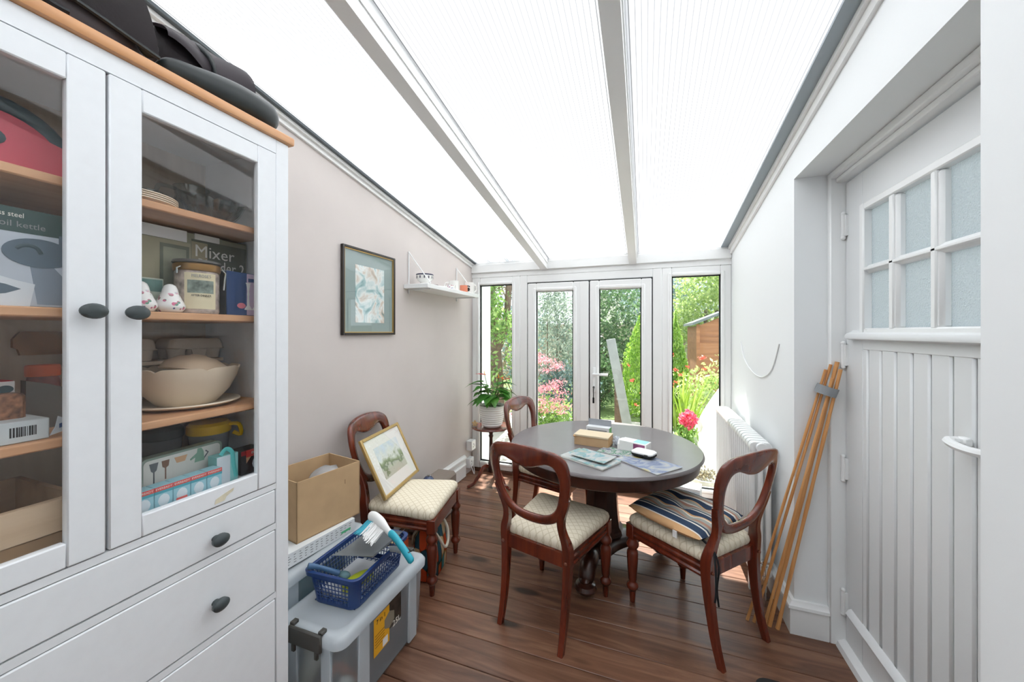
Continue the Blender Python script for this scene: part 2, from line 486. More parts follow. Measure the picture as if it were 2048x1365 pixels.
def leaf(name, x0, x1, gx0, gx1, label):
    o = struct(name, frame4(MB(), x0, x1, .045, 1.824, gx0-x0, x1-gx1, .12, .08, BY-.012, BY+.06, .007), 'upvc', label=label)
    frame4(MB(), gx0-.03, gx1+.03, .135, 1.78, .03, .03, .03, .03, BY-.022, BY, .008).build('glazing_bead', 'upvc', o)
    gaskets(gx0, gx1, .165, 1.75, BY+.0, o)
    MB().box(gx0-.01, gx1+.01, BY+.01, BY+.034, .155, 1.76).build('pane', 'glass', o)
    return o
d1 = leaf('door_1', -1.037, -.471, -.954, -.607, 'left leaf of the white glazed garden doors')
MB().box(-.545, -.471, BY-.018, BY-.0125, .046, 1.823, .003).build('meeting_stile', 'upvc', d1)
d2 = leaf('door_2', -.461, .053, -.38, -.028, 'right leaf of the white glazed garden doors with handle and lock')
h = MB().box(-.437, -.407, BY-.03, BY-.02, .84, 1.06, .004).build('handle_plate', 'gloss_white', d2)
MB().tube([(-.422, BY-.03, 1.0), (-.422, BY-.06, 1.0)], .011).tube([(-.43, BY-.06, 1.0), (-.30, BY-.06, 1.0)], .0105, flat=.8).build('lever', 'gloss_white', h)
MB().tube([(-.422, BY-.03, .885), (-.422, BY-.042, .885)], .011, 12).build('lock_barrel', 'chrome', h)
MB().box(-.4235, -.4205, BY-.07, BY-.04, .873, .897, .001).tube([(-.422, BY-.06, .875), (-.422, BY-.062, .80)], .004).box(-.43, -.414, BY-.064, BY-.058, .75, .80, .002).build('key', 'black_metal', h)
struct('trim_6', MB().box(-.471, -.461, BY+.01, BY+.05, .045, 1.824).box(-1.046, -1.037, BY+.01, BY+.05, .045, 1.824).box(.053, .062, BY+.01, BY+.05, .045, 1.824).box(-1.046, .062, BY+.01, BY+.05, 1.824, 1.834), 'gasket', label='dark rubber seal between the garden doors')

# ---- the recessed door on the right
FX = .82
tr = struct('trim_7', MB().box(.765, RX+.21, D1-.028, D1, 0, DZ, .004).box(.7655, RX+.21, D0+.028, D1-.028, DZ-.03, DZ, .004).box(.785, RX+.21, D0+.028, D1-.028, DZ-.05, DZ-.028, .004).box(.765, RX+.21, D0, D0+.028, 0, DZ, .004), 'gloss_white', label='white frame of the recessed door')
DY0, DY1, DT = D0+.03, D1-.03, DZ-.055
G0, G1, GZ0, GZ1 = 1.19, 1.84, 1.38, 1.85
mb = MB()
mb.box(FX, FX+.045, G1+.03, DY1, .02, DT, .002)              # hinge stile
mb.box(FX, FX+.045, DY0, G0-.03, .02, DT, .002)
mb.box(FX, FX+.045, G0-.03, G1+.03, GZ1+.03, DT, .002)
mb.box(FX, FX+.045, G0-.03, G1+.03, 1.30, GZ0-.03, .002)
mb.box(FX, FX+.045, G0-.03, G1+.03, .02, .19, .002)
mb.box(FX+.012, FX+.045, G0-.03, G1+.03, .19, 1.30)
d3 = struct('door_3', mb, 'door_white', label='white boarded door with six obscured panes')
gr = [DY0+.005, 1.09, 1.172, 1.255, 1.337, 1.416, 1.502, 1.583, 1.666, 1.752, 1.837, 1.924]
for a, b in zip(gr[:-1], gr[1:]):
    MB().box(FX+.002, FX+.014, a+.0045, b-.0045, .19, 1.335, .005).build('door_board', 'door_white', d3)
mb = MB().rings([[(FX+.002-p[0], y, p[1]) for p in ((0, 1.335), (.028, 1.342), (.03, 1.352), (.026, 1.362), (.006, 1.372), (0, 1.38))] for y in (DY0+.02, 1.945)])
mb.build('sill_moulding', 'door_white', d3)
mb = MB().rings([[(FX+.002-p[0], y, p[1]) for p in ((0, .165), (.018, .165), (.022, .178), (.012, .195), (0, .2))] for y in (DY0+.02, 1.955)])
mb.build('lower_moulding', 'door_white', d3)
mb = MB()
def glaze(y0, y1, z0, z1):
    for a, b_, c_, d_ in ((y0-.03, y0, z0-.03, z1+.03), (y1, y1+.03, z0-.03, z1+.03)):
        mb.box(FX-.012, FX+.03, a, b_, c_, d_, .005); mb.box(FX-.004, FX+.03, a+.004, b_+.0, c_, d_, .004)
    for c_, d_ in ((z0-.03, z0), (z1, z1+.03)):
        mb.box(FX-.0115, FX+.03, y0, y1, c_, d_, .005)
glaze(G0, G1, GZ0+.005, GZ1)
mb.build('glazing_frame', 'gloss_white', d3)
bars = [(1.24, 1.29), (1.44, 1.489), (1.64, 1.692)]
mb = MB()
for a, b in bars[1:]:
    mb.box(FX-.006, FX+.03, a, b, GZ0, GZ1, .009); mb.box(FX-.012, FX+.03, a+.013, b-.013, GZ0, GZ1, .004)
mb.box(FX-.006, FX+.03, G0, G1, 1.60, 1.632, .009).box(FX-.012, FX+.03, G0, G1, 1.609, 1.623, .004)
mb.build('glazing_bar', 'gloss_white', d3)
ys = [(G0, 1.44), (1.489, 1.64), (1.692, G1)]
for a, b in ys:
    for z0, z1 in ((GZ0+.005, 1.60), (1.632, GZ1)):
        MB().box(FX+.016, FX+.022, a-.003, b+.003, z0-.003, z1+.003).build('pane', 'obscure', d3)
hb = MB().box(FX-.03, FX+.0, 1.235, 1.255, 1.055, 1.08, .004)
hb.tube(catmull([(FX-.028, 1.24, 1.068), (FX-.045, 1.27, 1.068), (FX-.05, 1.31, 1.07), (FX-.04, 1.352, 1.074), (FX-.012, 1.362, 1.074)], 5), .011, 8, flat=1.2).box(FX-.02, FX, 1.335, 1.365, 1.062, 1.086, .004)
hb.build('handle', 'gloss_white', d3)
for z in (1.83, 1.27, .78, .2):
    MB().tube([(FX-.012, D1-.036, z-.05), (FX-.012, D1-.036, z+.05)], .0075, 10).box(FX-.01, FX+.004, D1-.05, D1-.026, z-.045, z+.045).sphere((FX-.012, D1-.036, z+.052), .009).sphere((FX-.012, D1-.036, z-.052), .009).build('hinge', 'gloss_white', d3)
struct('trim_8', MB().rings([[(FX-.035+p[0], y, p[1]) for p in ((0, 0), (.06, 0), (.06, .03), (.03, .035), (.006, .022))] for y in (D0, D1-.028)]), 'gloss_white', label='white door threshold strip')

# ---- ground outside
struct('patio', MB().box(-6, 7, BY+.1, 6.2, -.2, -.06), 'paving', label='pale paved patio outside the doors')
struct('lawn', MB().box(-12, 14, 6.2, 30, -.2, -.05), 'lawn', label='short lawn beyond the patio')
struct('yard', MB().box(.86, 7, -3, BY+.1, -.2, -.06), 'paving', label='paved side yard')
# ================================================================= chairs
def damask():
    k = N('damask'); b = k.pbsdf(.75, 0, .3)
    v = k.coords(rot=(0, 0, R(45)))
    ck = k.n('TexBrick', i_Scale=1.0, i_Mortar_Size=.0022); ck.offset = 0; ck.inputs['Brick Width'].default_value = .026; ck.inputs['Row Height'].default_value = .026
    ck.inputs['Color1'].default_value = lin('#efe6d1'); ck.inputs['Color2'].default_value = lin('#ece2cc'); ck.inputs['Mortar'].default_value = lin('#d9cdb2')
    k.l(v, ck.inputs['Vector'])
    nz = k.n('TexNoise', i_Scale=260.0); k.l(v, nz.inputs['Vector'])
    k.l(ck.outputs[0], b.inputs['Base Color']); k.bump(nz.outputs[0], .25); return k.m
M['damask'] = damask()

def seat_ring(s, z, dy=0):
    # trapezoid with rounded corners, s = inset
    pts = [(.212-s, .212-s), (-.212+s, .212-s), (-.168+s, -.185+s), (.168-s, -.185+s)]
    out = []; r = .035
    for i, p in enumerate(pts):
        a = Vector(pts[i-1]); b = Vector(p); c = Vector(pts[(i+1) % 4])
        u = (a-b).normalized(); v = (c-b).normalized()
        p0 = b+u*r; p1 = b+v*r
        for q in range(6):
            t = q/5; out.append(((1-t)**2*p0.x+2*t*(1-t)*b.x+t*t*p1.x, (1-t)**2*p0.y+2*t*(1-t)*b.y+t*t*p1.y, z))
        for q in range(1, 4):
            t = q/4; nx = c + (b-c).normalized()*r; out.append((p1.x*(1-t)+nx.x*t, p1.y*(1-t)+nx.y*t, z))
    return out
def make_chair(loc, rz, label):
    t = thing('dining_chair', label, 'chair', loc, rz, 'balloon back chairs')
    mb = MB(); mb.rings([seat_ring(.006, .392), seat_ring(0, .402), seat_ring(-.004, .418), seat_ring(.0, .434), seat_ring(.012, .446), seat_ring(.035, .454), seat_ring(.07, .459), seat_ring(.1, .4615)])
    mb.build('seat', 'damask', t, world=False, ang=60)
    for sx in (-1, 1):
        mb = MB()
        mb.lathe([(.0125, 0), (.0135, .01), (.017, .055), (.02, .062), (.028, .073), (.03, .082), (.027, .092), (.019, .1), (.018, .106), (.0215, .115), (.0265, .2), (.0285, .245), (.027, .256), (.0215, .266), (.0225, .272), (.0305, .284), (.032, .294), (.028, .306), (.022, .316), (.023, .326)], (sx*.19, .2, 0), 20)
        mb.box(sx*.19-.0235, sx*.19+.0235, .2-.0235, .2+.0235, .325, .398, .003)
        mb.build('leg', 'mahogany', t, world=False)
    # moulded rails
    def rail(p0, p1, plain=False):
        p0 = Vector(p0); p1 = Vector(p1); d = (p1-p0).normalized(); nrm = Vector((d.y, -d.x, 0))
        if plain: prof = [(-.012, .338), (.012, .338), (.012, .4), (-.012, .4)]
        else: prof = [(-.012, .334), (.012, .334), (.016, .340), (.016, .346), (.009, .352), (.009, .36), (.014, .366), (.014, .374), (.009, .38), (.009, .392), (.013, .397), (-.012, .397)]
        return MB().rings([[tuple(q+nrm*a+Vector((0, 0, z))) for a, z in prof] for q in (p0, p1)])
    rail((-.172, .205, 0), (.172, .205, 0)).xf(Matrix()).build('front_rail', 'mahogany', t, world=False)
    rail((.158, -.185, 0), (.192, .185, 0)).build('side_rail', 'mahogany', t, world=False)
    rail((-.192, .185, 0), (-.158, -.185, 0)).build('side_rail', 'mahogany', t, world=False)
    rail((-.15, -.188, 0), (.15, -.188, 0), True).build('rear_rail', 'mahogany', t, world=False)
    def yb(x, z):
        k = max(0, (z-.45)/.41)
        return -.198-.19*max(0, z-.45)-.03*k*(1-(x/.21)**2)
    for sx in (-1, 1):
        pts = [(.158, -.25, 0, .0125, .015), (.158, -.222, .1, .014, .0165), (.16, -.203, .22, .0155, .019), (.163, -.193, .33, .0175, .022), (.165, -.193, .40, .0185, .024), (.161, -.199, .445, .018, .022), (.149, -.206, .485, .0165, .018), (.143, yb(.14, .525), .525, .016, .0155), (.148, yb(.15, .565), .565, .017, .015), (.163, yb(.165, .61), .61, .018, .0145), (.178, yb(.178, .655), .655, .016, .013)]
        c1 = catmull([p[:3] for p in pts], 4); c2 = catmull([(p[3], p[4], 0) for p in pts], 4)
        rings = []
        for p, s in zip(c1, c2):
            a, b = s.x, s.y; ch = .004
            rings.append([(sx*p.x+dx, p.y+dy, p.z) for dx, dy in ((-a, -b+ch), (-a+ch, -b), (a-ch, -b), (a, -b+ch), (a, b-ch), (a-ch, b), (-a+ch, b), (-a, b-ch))])
        o = MB().rings(rings).build('leg', 'mahogany', t, world=False)
        MB().sphere((sx*.165, -.219, .372), .0075, 2, (1, .5, 1)).build('screw_cap', P('cap', '#7a4630', .4) if 'cap' not in M else M['cap'], o, world=False)
    half = [((0, .548), (0, .505)), ((.06, .553), (.066, .512)), ((.104, .574), (.124, .537)), ((.133, .61), (.166, .585)), ((.15, .66), (.188, .645)), ((.158, .71), (.202, .71)), ((.154, .752), (.206, .768)), ((.138, .783), (.194, .818)), ((.107, .792), (.155, .848)), ((.07, .781), (.095, .860)), ((.035, .769), (.046, .865)), ((0, .765), (0, .866))]
    half = [tuple((p[0], .5+(p[1]-.5)*1.045) for p in h_) for h_ in half]
    full = half + [((-a[0], a[1]), (-b[0], b[1])) for a, b in reversed(half[1:-1])]
    ci = catmull([(a[0], 0, a[1]) for a, b in full], 4, True); co = catmull([(b[0], 0, b[1]) for a, b in full], 4, True)
    rings = []
    for a, b in zip(ci, co):
        ring = []
        for q in range(12):
            an = 2*PI*q/12; cs, sn = math.cos(an), math.sin(an)
            u = .5+.5*math.copysign(abs(cs)**.6, cs); th = .0145*math.copysign(abs(sn)**.7, sn)
            p = a.lerp(b, u); ring.append((p.x, yb(p.x, p.z)+th, p.z))
        rings.append(ring)
    MB().rings(rings, closed=True).build('backrest', 'mahogany', t, world=False, ang=60)
    return t
M['cap'] = P('cap', '#7a4630', .4)
chairC = make_chair((-.426, 1.826, 0), R(-14.5), 'balloon back dining chair in front of the table, back to the viewer, bare cream seat')
chairD = dup(chairC, (.216, 1.984, 0), R(47.2), 'balloon back dining chair with a striped cushion beside the radiator')
chairA = dup(chairC, (-1.272, 1.823, 0), R(-80), 'balloon back dining chair against the taupe wall holding a framed watercolour')
chairB = dup(chairC, (-.622, 2.57, 0), R(-103), 'balloon back dining chair behind the table by the side table, dark green cushion')

# cushions
def pad(mb, hw, hd, z0, z1, tuft=(), r=.05, n=28):
    """soft pad, x +-hw, y +-hd"""
    def f(u, v, top):
        x = (u*2-1); y = (v*2-1)
        e = (1-abs(x)**4)*(1-abs(y)**4)
        px = x*hw*(1-.06*abs(y)**3); py = y*hd*(1-.06*abs(x)**3)
        h = (z1-z0)*.5*max(0, e)**.45
        if top:
            for tx, ty in tuft:
                d = ((px-tx)**2+(py-ty)**2)**.5; h -= .019*math.exp(-(d/.035)**2)
        return (px, py, (z0+z1)/2+(h if top else -h))
    mb.sheet(lambda u, v: f(u, v, True), n, n); mb.sheet(lambda u, v: f(u, v, False), n, n)
    bmesh.ops.remove_doubles(mb.bm, verts=mb.bm.verts, dist=.0006)
    return mb
def stripes():
    k = N('cushion_stripes'); b = k.pbsdf(.85, 0, .2)
    tc = k.n('TexCoord'); sp = k.n('SeparateXYZ'); k.l(tc.outputs['Object'], sp.inputs[0])
    mr = k.n('MapRange', i_1=-.2, i_2=.2); k.l(sp.outputs['X'], mr.inputs[0])
    nv, wh, gr, rd, og = '#34435a', '#dfdbd2', '#a3a49c', '#a98271', '#d2a679'
    seq = [(0, og), (.06, wh), (.075, nv), (.17, wh), (.195, nv), (.215, gr), (.25, rd), (.29, gr), (.35, wh), (.365, og), (.385, nv), (.46, wh), (.48, nv), (.5, gr), (.54, rd), (.58, wh), (.6, gr), (.66, og), (.68, nv), (.76, wh), (.79, rd), (.83, gr), (.88, wh), (.9, nv), (.97, og)]
    r = k.ramp(mr.outputs[0], seq); r.node.color_ramp.interpolation = 'CONSTANT'
    k.l(r, b.inputs['Base Color'])
    nz = k.n('TexNoise', i_Scale=300.0); k.l(tc.outputs['Object'], nz.inputs[0]); k.bump(nz.outputs[0], .2)
    return k.m
M['stripes'] = stripes()
M['tie'] = P('tie', '#14161a', .85)
def on_chair(ch, x, y, z): return wm(ch) @ Vector((x, y, z))
t = thing('seat_cushion', 'navy, grey and orange striped tufted cushion on the chair beside the radiator', 'cushion', on_chair(chairD, -.02, .03, .463), R(47.2+6))
pad(MB(), .2, .195, .001, .064, [(-.07, -.07), (.07, -.07), (-.07, .07), (.07, .07), (0, 0)]).build('pad', 'stripes', t, world=False, ang=80)
for sx in (-1, 1):
    MB().tube(catmull([(sx*.15, -.17, .02), (sx*.165, -.225, .01), (sx*.17, -.255, -.05), (sx*.175, -.25, -.14), (sx*.172, -.256, -.21)], 4), .004, 6).tube(catmull([(sx*.15, -.17, .02), (sx*.17, -.23, .0), (sx*.185, -.25, -.06), (sx*.186, -.252, -.15), (sx*.19, -.25, -.19)], 4), .004, 6).build('tie', 'tie', t, world=False)
MB().box(-.204, -.2, -.09, -.07, .0, .03).build('care_tag', 'white', t, world=False)
t = thing('seat_cushion', 'plain dark green cushion on the chair behind the table', 'cushion', on_chair(chairB, 0, .0, .462), R(-103))
pad(MB(), .19, .185, .001, .05).build('pad', 'green_cushion', t, world=False, ang=80)

# ================================================================= pedestal table
TC = Vector((-.245, 2.30, 0)); TR = .552
t = thing('pedestal_table', 'round dark wooden pedestal table with a worn grey-brown top', 'table', TC)
MB().lathe([(.3, .678), (TR-.02, .678), (TR-.004, .68), (TR+.002, .686), (TR, .694), (TR-.006, .7), (.3, .7)], n=96).build('table_top', 'table_top', t, world=False)
MB().lathe([(TR-.045, .62), (TR-.03, .618), (TR-.022, .624), (TR-.012, .672), (TR-.012, .6785), (TR-.05, .6785)], n=96).build('apron', 'mahogany_dark', t, world=False)
MB().box(-.4, .4, -.05, .05, .64, .678).box(-.05, .05, -.4, .4, .64, .678).build('bearer', 'mahogany_dark', t, world=False)
prof = [(.13, .64), (.11, .62), (.085, .6), (.08, .57), (.085, .5), (.092, .4), (.1, .3), (.11, .22), (.125, .2), (.13, .18), (.12, .165)]
MB().lathe(prof[::-1], n=8, mtx=Matrix.Rotation(R(22.5), 4, 'Z')).build('column', 'mahogany_dark', t, world=False, ang=20)
def tri(r, z, ang0=R(-97)):
    out = []
    for j in range(48):
        a = 2*PI*j/48; k = .5+.5*math.cos(3*(a-ang0)); rr = r*(.62+.38*k**1.3)
        out.append((rr*math.cos(a), rr*math.sin(a), z))
    return out
MB().rings([tri(.225, .115), tri(.235, .122), tri(.235, .15), tri(.225, .158), tri(.2, .166)]).build('platform', 'mahogany_dark', t, world=False)
for a in (R(-97), R(23), R(143)):
    m = Matrix.Rotation(a, 4, 'Z')
    lg = MB().tube([m @ Vector(p) for p in catmull([(.2, 0, .135), (.27, 0, .15), (.325, 0, .13), (.355, 0, .085), (.37, 0, .055)], 5)], [.04]*4+[.045]*6+[.042]*6+[.036]*5, 10).lathe([(.02, .028), (.05, .034), (.058, .05), (.05, .068), (.03, .078), (.034, .088), (.022, .1), (.01, .106)], m @ Vector((.37, 0, 0)), 20).build('foot', 'mahogany_dark', t, world=False)
    MB().tube([m @ Vector((.37, -.008, .016)), m @ Vector((.37, .008, .016))], .016, 14).lathe([(.01, .018), (.012, .034)], m @ Vector((.37, 0, 0)), 10).build('castor', 'chrome', lg, world=False)

# ================================================================= side table, pot plant
ST = Vector((-1.30, 3.06, 0))
t = thing('side_table', 'small round wooden tripod side table in the corner by the side light', 'side table', ST)
MB().lathe([(.1, .508), (.155, .51), (.172, .516), (.176, .523), (.172, .53), (.163, .5285), (.16, .526), (.05, .526)], n=48).build('table_top', 'mahogany', t, world=False)
MB().lathe([(.045, .14), (.03, .12), (.036, .16), (.03, .19), (.02, .21), (.017, .3), (.015, .42), (.022, .44), (.016, .455), (.03, .49), (.05, .51)][1:], n=18).build('column', 'mahogany_dark', t, world=False)
for a in (R(222), R(342), R(102)):
    m = Matrix.Rotation(a, 4, 'Z')
    MB().tube([m @ Vector(p) for p in catmull([(.012, 0, .175), (.07, 0, .16), (.12, 0, .09), (.16, 0, .035), (.205, 0, .016), (.22, 0, .012)], 5)], [.02]*6+[.017]*8+[.014]*8+[.012]*4, 8).build('leg', 'mahogany', t, world=False)
PT = (-1.285, 3.05, .53)
t = thing('plant_pot', 'white ribbed ceramic pot on the small side table', 'plant pot', PT)
pr_ = [(.03, 0), (.075, 0), (.082, .006)]
for q in range(9):
    z = .015+q*.019; r = .085+.028*math.sin(min(1, z/.16)*PI*.5)
    pr_ += [(r, z), (r+.003, z+.007), (r+.0025, z+.012), (r-.001, z+.0165)]
pr_ += [(.118, .188), (.113, .192), (.108, .186), (.104, .165), (.02, .163)]
MB().lathe(pr_, n=40).build('pot', 'ceramic', t, world=False)
MB().lathe([(.0, .16), (.104, .166)], n=24, cap=False).build('soil', 'soil', t, world=False)
M['anth_leaf'] = LEAF('anth_leaf', '#1f4a1c', '#3f7a2c', '#6da03f', 5, .3)
M['anth_red'] = LEAF('anth_red', '#a81c22', '#d8343a', None, 5, .3)
M['stem'] = P('stem', '#5d7f3a', .6)
t = thing('anthurium', 'red-flowered anthurium growing in the white ribbed pot', 'plant', (PT[0], PT[1], PT[2]+.165))
def heart(L, W, n=5):
    pts = [(0, 0), (-.14, .38), (-.1, .62), (.02, .75), (.22, .8), (.45, .68), (.7, .4), (.9, .14), (1, 0)]
    return [(p[0]*L, p[1]*W*.5) for p in pts]
def leaf_blade(mb, base, dirv, L, W, droop=.25, fold=.15):
    d = Vector(dirv).normalized(); side = d.cross(Vector((0, 0, 1)))
    side = side.normalized() if side.length > .1 else Vector((1, 0, 0)); up = side.cross(d)
    base = Vector(base); prof = heart(L, W)
    mid = []; lf = []; rt = []
    for x, wd in prof:
        c = base + d*x - Vector((0, 0, 1))*droop*(max(x, 0)/L)**2*L
        mid.append(c); lf.append(c+side*wd+up*wd*fold); rt.append(c-side*wd+up*wd*fold)
    vm = [mb.bm.verts.new(p) for p in mid]; vl = [mb.bm.verts.new(p) for p in lf]; vr = [mb.bm.verts.new(p) for p in rt]
    for i in range(len(prof)-1):
        for a in (vl, vr):
            q = [vm[i], vm[i+1], a[i+1], a[i]]
            try: mb.bm.faces.new(q)
            except ValueError: pass
rng = random.Random(3)
for i in range(26):
    a = i*2.4+rng.uniform(-.3, .3); el = rng.uniform(.25, 1.15); L = rng.uniform(.06, .13)
    top = Vector((math.cos(a)*L*.9, math.sin(a)*L*.9, .05+el*.17*rng.uniform(.6, 1.05)))
    st = MB().tube(catmull([(math.cos(a)*.02, math.sin(a)*.02, 0), tuple(top*.6+Vector((0, 0, .02))), tuple(top)], 3), .0025, 5).build('stem', 'stem', t, world=False)
    mb = MB(); leaf_blade(mb, top, (math.cos(a), math.sin(a), rng.uniform(-.2, .3)), rng.uniform(.11, .17), rng.uniform(.1, .14), .4); mb.build('leaf', 'anth_leaf', t, world=False, fixn=False)
for a, r, h, L in ((R(185), .07, .29, .09), (R(-35), .11, .275, .11), (R(10), .10, .25, .09)):
    top = Vector((math.cos(a)*r, math.sin(a)*r, h))
    st = MB().tube(catmull([(0, 0, 0), tuple(top*.5), tuple(top)], 4), .0025, 5).build('stem', 'stem', t, world=False)
    mb = MB(); leaf_blade(mb, top, (math.cos(a)*.8, math.sin(a)*.8-.4, .2), L, L*.9, .1); mb.build('flower', 'anth_red', st, world=False, fixn=False)
    MB().tube([top, top+Vector((0, -.01, .035))], [.004, .002], 6).build('spadix', 'yellow', st, world=False)
# long low leaf reaching left
mb = MB(); leaf_blade(mb, (-.05, -.03, .2), (-1, -.25, .12), .17, .08, .05); mb.build('leaf', 'anth_leaf', t, world=False, fixn=False)
MB().tube([(0, 0, 0), (-.03, -.015, .1), (-.05, -.03, .2)], .0025, 5).build('stem', 'stem', t, world=False)
o = MB(); 
for q in range(5):
    a = 2*PI*q/5+.3; o.tube([(-1.425, 2.99, .552), (-1.425+.026*math.cos(a), 2.985, .556+.026*math.sin(a))], [.014, .007], 8)
tag(o.build('star_ornament', P('star', '#d8b98a', .8)), 'small beige starfish-like ornament on the side table beside the pot', 'ornament')

# ================================================================= column radiator
rx0, rx1, ry0, nsec, pitch = .512, .612, 2.22, 20, .05
t = thing('radiator', 'white column radiator on the white wall', 'radiator', (.56, 2.7, 0))
sec = MB()
for x in (rx0+.014, (rx0+rx1)/2, rx1-.014):
    sec.tube([(x, ry0+.022, .14), (x, ry0+.022, .77)], .0135, 10)
for z in (.135, .775):
    pts = rrect(rx0, rx1, z-.025, z+.025, .022, 4)
    sec.rings([[(p[0], ry0+y, p[1]) for p in pts] for y in (.003, .041)])
    sec.tube([(.562, ry0-.004, z), (.562, ry0+.05, z)], .017, 10)
s0 = sec.build('section', 'gloss_white', t)
for k in range(1, nsec):
    c = s0.copy(); COL.objects.link(c); c.parent = t; c.location = s0.location + Vector((0, k*pitch, 0))
MB().tube([(.562, ry0-.02, .775), (.562, ry0, .775)], .026, 16).build('end_cap', 'gloss_white', t)
MB().box(rx1-.01, RX-.001, ry0+.2, ry0+.24, .72, .76).box(rx1-.01, RX-.001, ry0+.8, ry0+.84, .72, .76).build('bracket', 'gloss_white', t)
MB().box(rx0+.01, rx1-.01, ry0+.06, ry0+.085, 0, .12).box(rx0+.01, rx1-.01, ry0+.9, ry0+.925, 0, .12).build('foot', 'gloss_white', t)
v = MB().tube([(.562, ry0-.002, .135), (.562, ry0-.06, .135)], .012, 12).tube([(.562, ry0-.052, .135), (.562, ry0-.052, 0)], .0085, 10).tube([(.562, ry0-.052, .12), (.562, ry0-.052, .2)], .015, 12).build('valve', 'chrome', t)
MB().tube([(.53, ry0-.052, .215), (.594, ry0-.052, .215)], .0075, 8).tube([(.562, ry0-.052, .2), (.562, ry0-.052, .225)], .012, 10).lathe([(.02, 0), (.024, .004), (.024, .012), (.01, .016)], (.54, ry0-.09, .15), 16, Matrix.Rotation(R(90), 4, 'X')).build('valve_head', 'chrome', v)

# ================================================================= canes leaning in the corner
canes = [((.458, 2.035, .001), (.748, 1.998, 1.205), .0065), ((.484, 2.03, .001), (.766, 1.998, 1.228), .0065), ((.545, 2.028, .001), (.787, 1.992, 1.24), .009), ((.575, 2.02, .001), (.788, 1.966, 1.21), .008), ((.522, 2.018, .001), (.76, 1.968, 1.17), .007)]
cl = ['thin bamboo cane leaning by the door, foot nearest the chair', 'thin bamboo cane leaning by the door, second from the chair', 'thickest cane of the bundle leaning by the door, nearest the baseboard corner', 'pale cane at the back of the bundle leaning by the door', 'shortest cane of the bundle leaning by the door']
for (a, b, r), lb in zip(canes, cl):
    a = Vector(a); b = Vector(b); pts = []; rr = []
    for q in range(13):
        pts.append(a.lerp(b, q/12)); rr.append(r*(1.12 if q % 3 == 0 else .95)*(1-.15*q/12))
    tag(MB().tube(pts, rr, 8).build('garden_cane', 'bamboo'), lb, 'cane', 'canes leaning by the door')
c0 = Vector((.745, 1.983, 1.115))
tag(MB().tube([c0-Vector((.006, -.001, .018)), c0+Vector((.006, -.001, .018))], .039, 14, cap=False).solid(.001).build('tape_band', P('tape', '#b9bfc4', .5)), 'grey tape band around the bundle of canes', 'tape')
# loop of wire on the wall
tag(MB().tube(catmull([(RX-.003, 3.02, 1.30), (RX-.004, 2.93, 1.2), (RX-.004, 2.78, 1.135), (RX-.004, 2.6, 1.105), (RX-.004, 2.45, 1.12), (RX-.004, 2.32, 1.18), (RX-.003, 2.22, 1.31)], 6), .003, 6).build('wall_wire', 'gloss_white'), 'thin white wire hanging in a loop on the white wall', 'wire')
# dark shoe-like mat edge
tag(MB().prism(rrect(.40, .62, 1.35, 1.70, .05), 'z', 0, .014).build('door_mat', 'black', ang=30), 'black mat on the floor at the bottom edge', 'mat')
# ================================================================= glazed cabinet
CX, CY0, CY1, CB = -1.09, .024, .886, -1.47
ZT = 1.976
cb = thing('display_cabinet', 'white display cabinet with two glazed doors, drawers and a pine top', 'cabinet', ((CX+CB)/2, (CY0+CY1)/2, 0))
mb = MB()
mb.box(CB, CX-.0205, CY0, CY0+.022, .0, ZT-.0205).box(CB, CX-.0205, CY1-.022, CY1, .0, ZT-.0205)
mb.box(CB, CX-.0205, CY0, CY1, ZT-.02, ZT-.0005).box(CB+.0005, CX-.021, CY0+.0225, CY1-.0225, .9, .925).box(CB+.0005, CX-.021, CY0+.0225, CY1-.0225, .08, .1)
mb.build('carcass', 'cab_white', cb)
mb = MB()
mb.box(CX-.02, CX, CY0, CY0+.043, 0, ZT-.001, .002).box(CX-.02, CX, CY1-.043, CY1, 0, ZT-.001, .002)
for a, b in ((1.932, ZT-.001), (.878, .895), (.752, .770), (.536, .553), (.06, .1)):
    mb.box(CX-.02, CX-.001, CY0+.043, CY1-.043, a, b)
mb.build('face_frame', 'cab_white', cb)
MB().box(CB+.002, CB+.008, CY0+.02, CY1-.02, .1, ZT-.02).build('back_panel', 'back_panel', cb)
MB().box(CB-.01, CX+.012, CY0-.014, CY1+.014, ZT, ZT+.027, .006, seg=2).build('top', 'pine_top', cb)
for z in (1.690, 1.420, 1.153):
    MB().box(CB+.009, -1.128, CY0+.023, CY1-.023, z-.02, z, .003).build('shelf', 'pine', cb)
def cab_door(y0, y1, ky):
    f = .057 if ky < (y0+y1)/2 else .057
    gy0, gy1, gz0, gz1 = y0+.056, y1-.057, .947, 1.877
    mb = MB()
    x0, x1 = CX-.019, CX+.002
    mb.box(x0, x1, y0, gy0, .8975, 1.9295, .0025).box(x0, x1, gy1, y1, .8975, 1.9295, .0025)
    mb.box(x0, x1-.0006, gy0, gy1, gz1, 1.9295, .0025).box(x0, x1-.0006, gy0, gy1, .8975, gz0, .0025)
    d = mb.build('door', 'cab_white', cb)
    MB().box(CX-.013, CX-.009, gy0-.002, gy1+.002, gz0-.002, gz1+.002).build('pane', 'cab_glass', d)
    MB().lathe([(.008, 0), (.0075, .012), (.012, .016), (.0185, .021), (.0195, .027), (.015, .033), (.006, .0355)], (CX+.002, ky, 1.413), 22, basis((0, 0, 0), (0, 1, 0), (0, 0, 1)), fx=lambda p, a: Vector((p.x*1.12, p.y*.82, p.z))).build('knob', 'dark_grey', d)
    return d
cab_door(.455+.0025, CY1-.0445, .494)
cab_door(CY0+.0445, .455-.0025, .424)
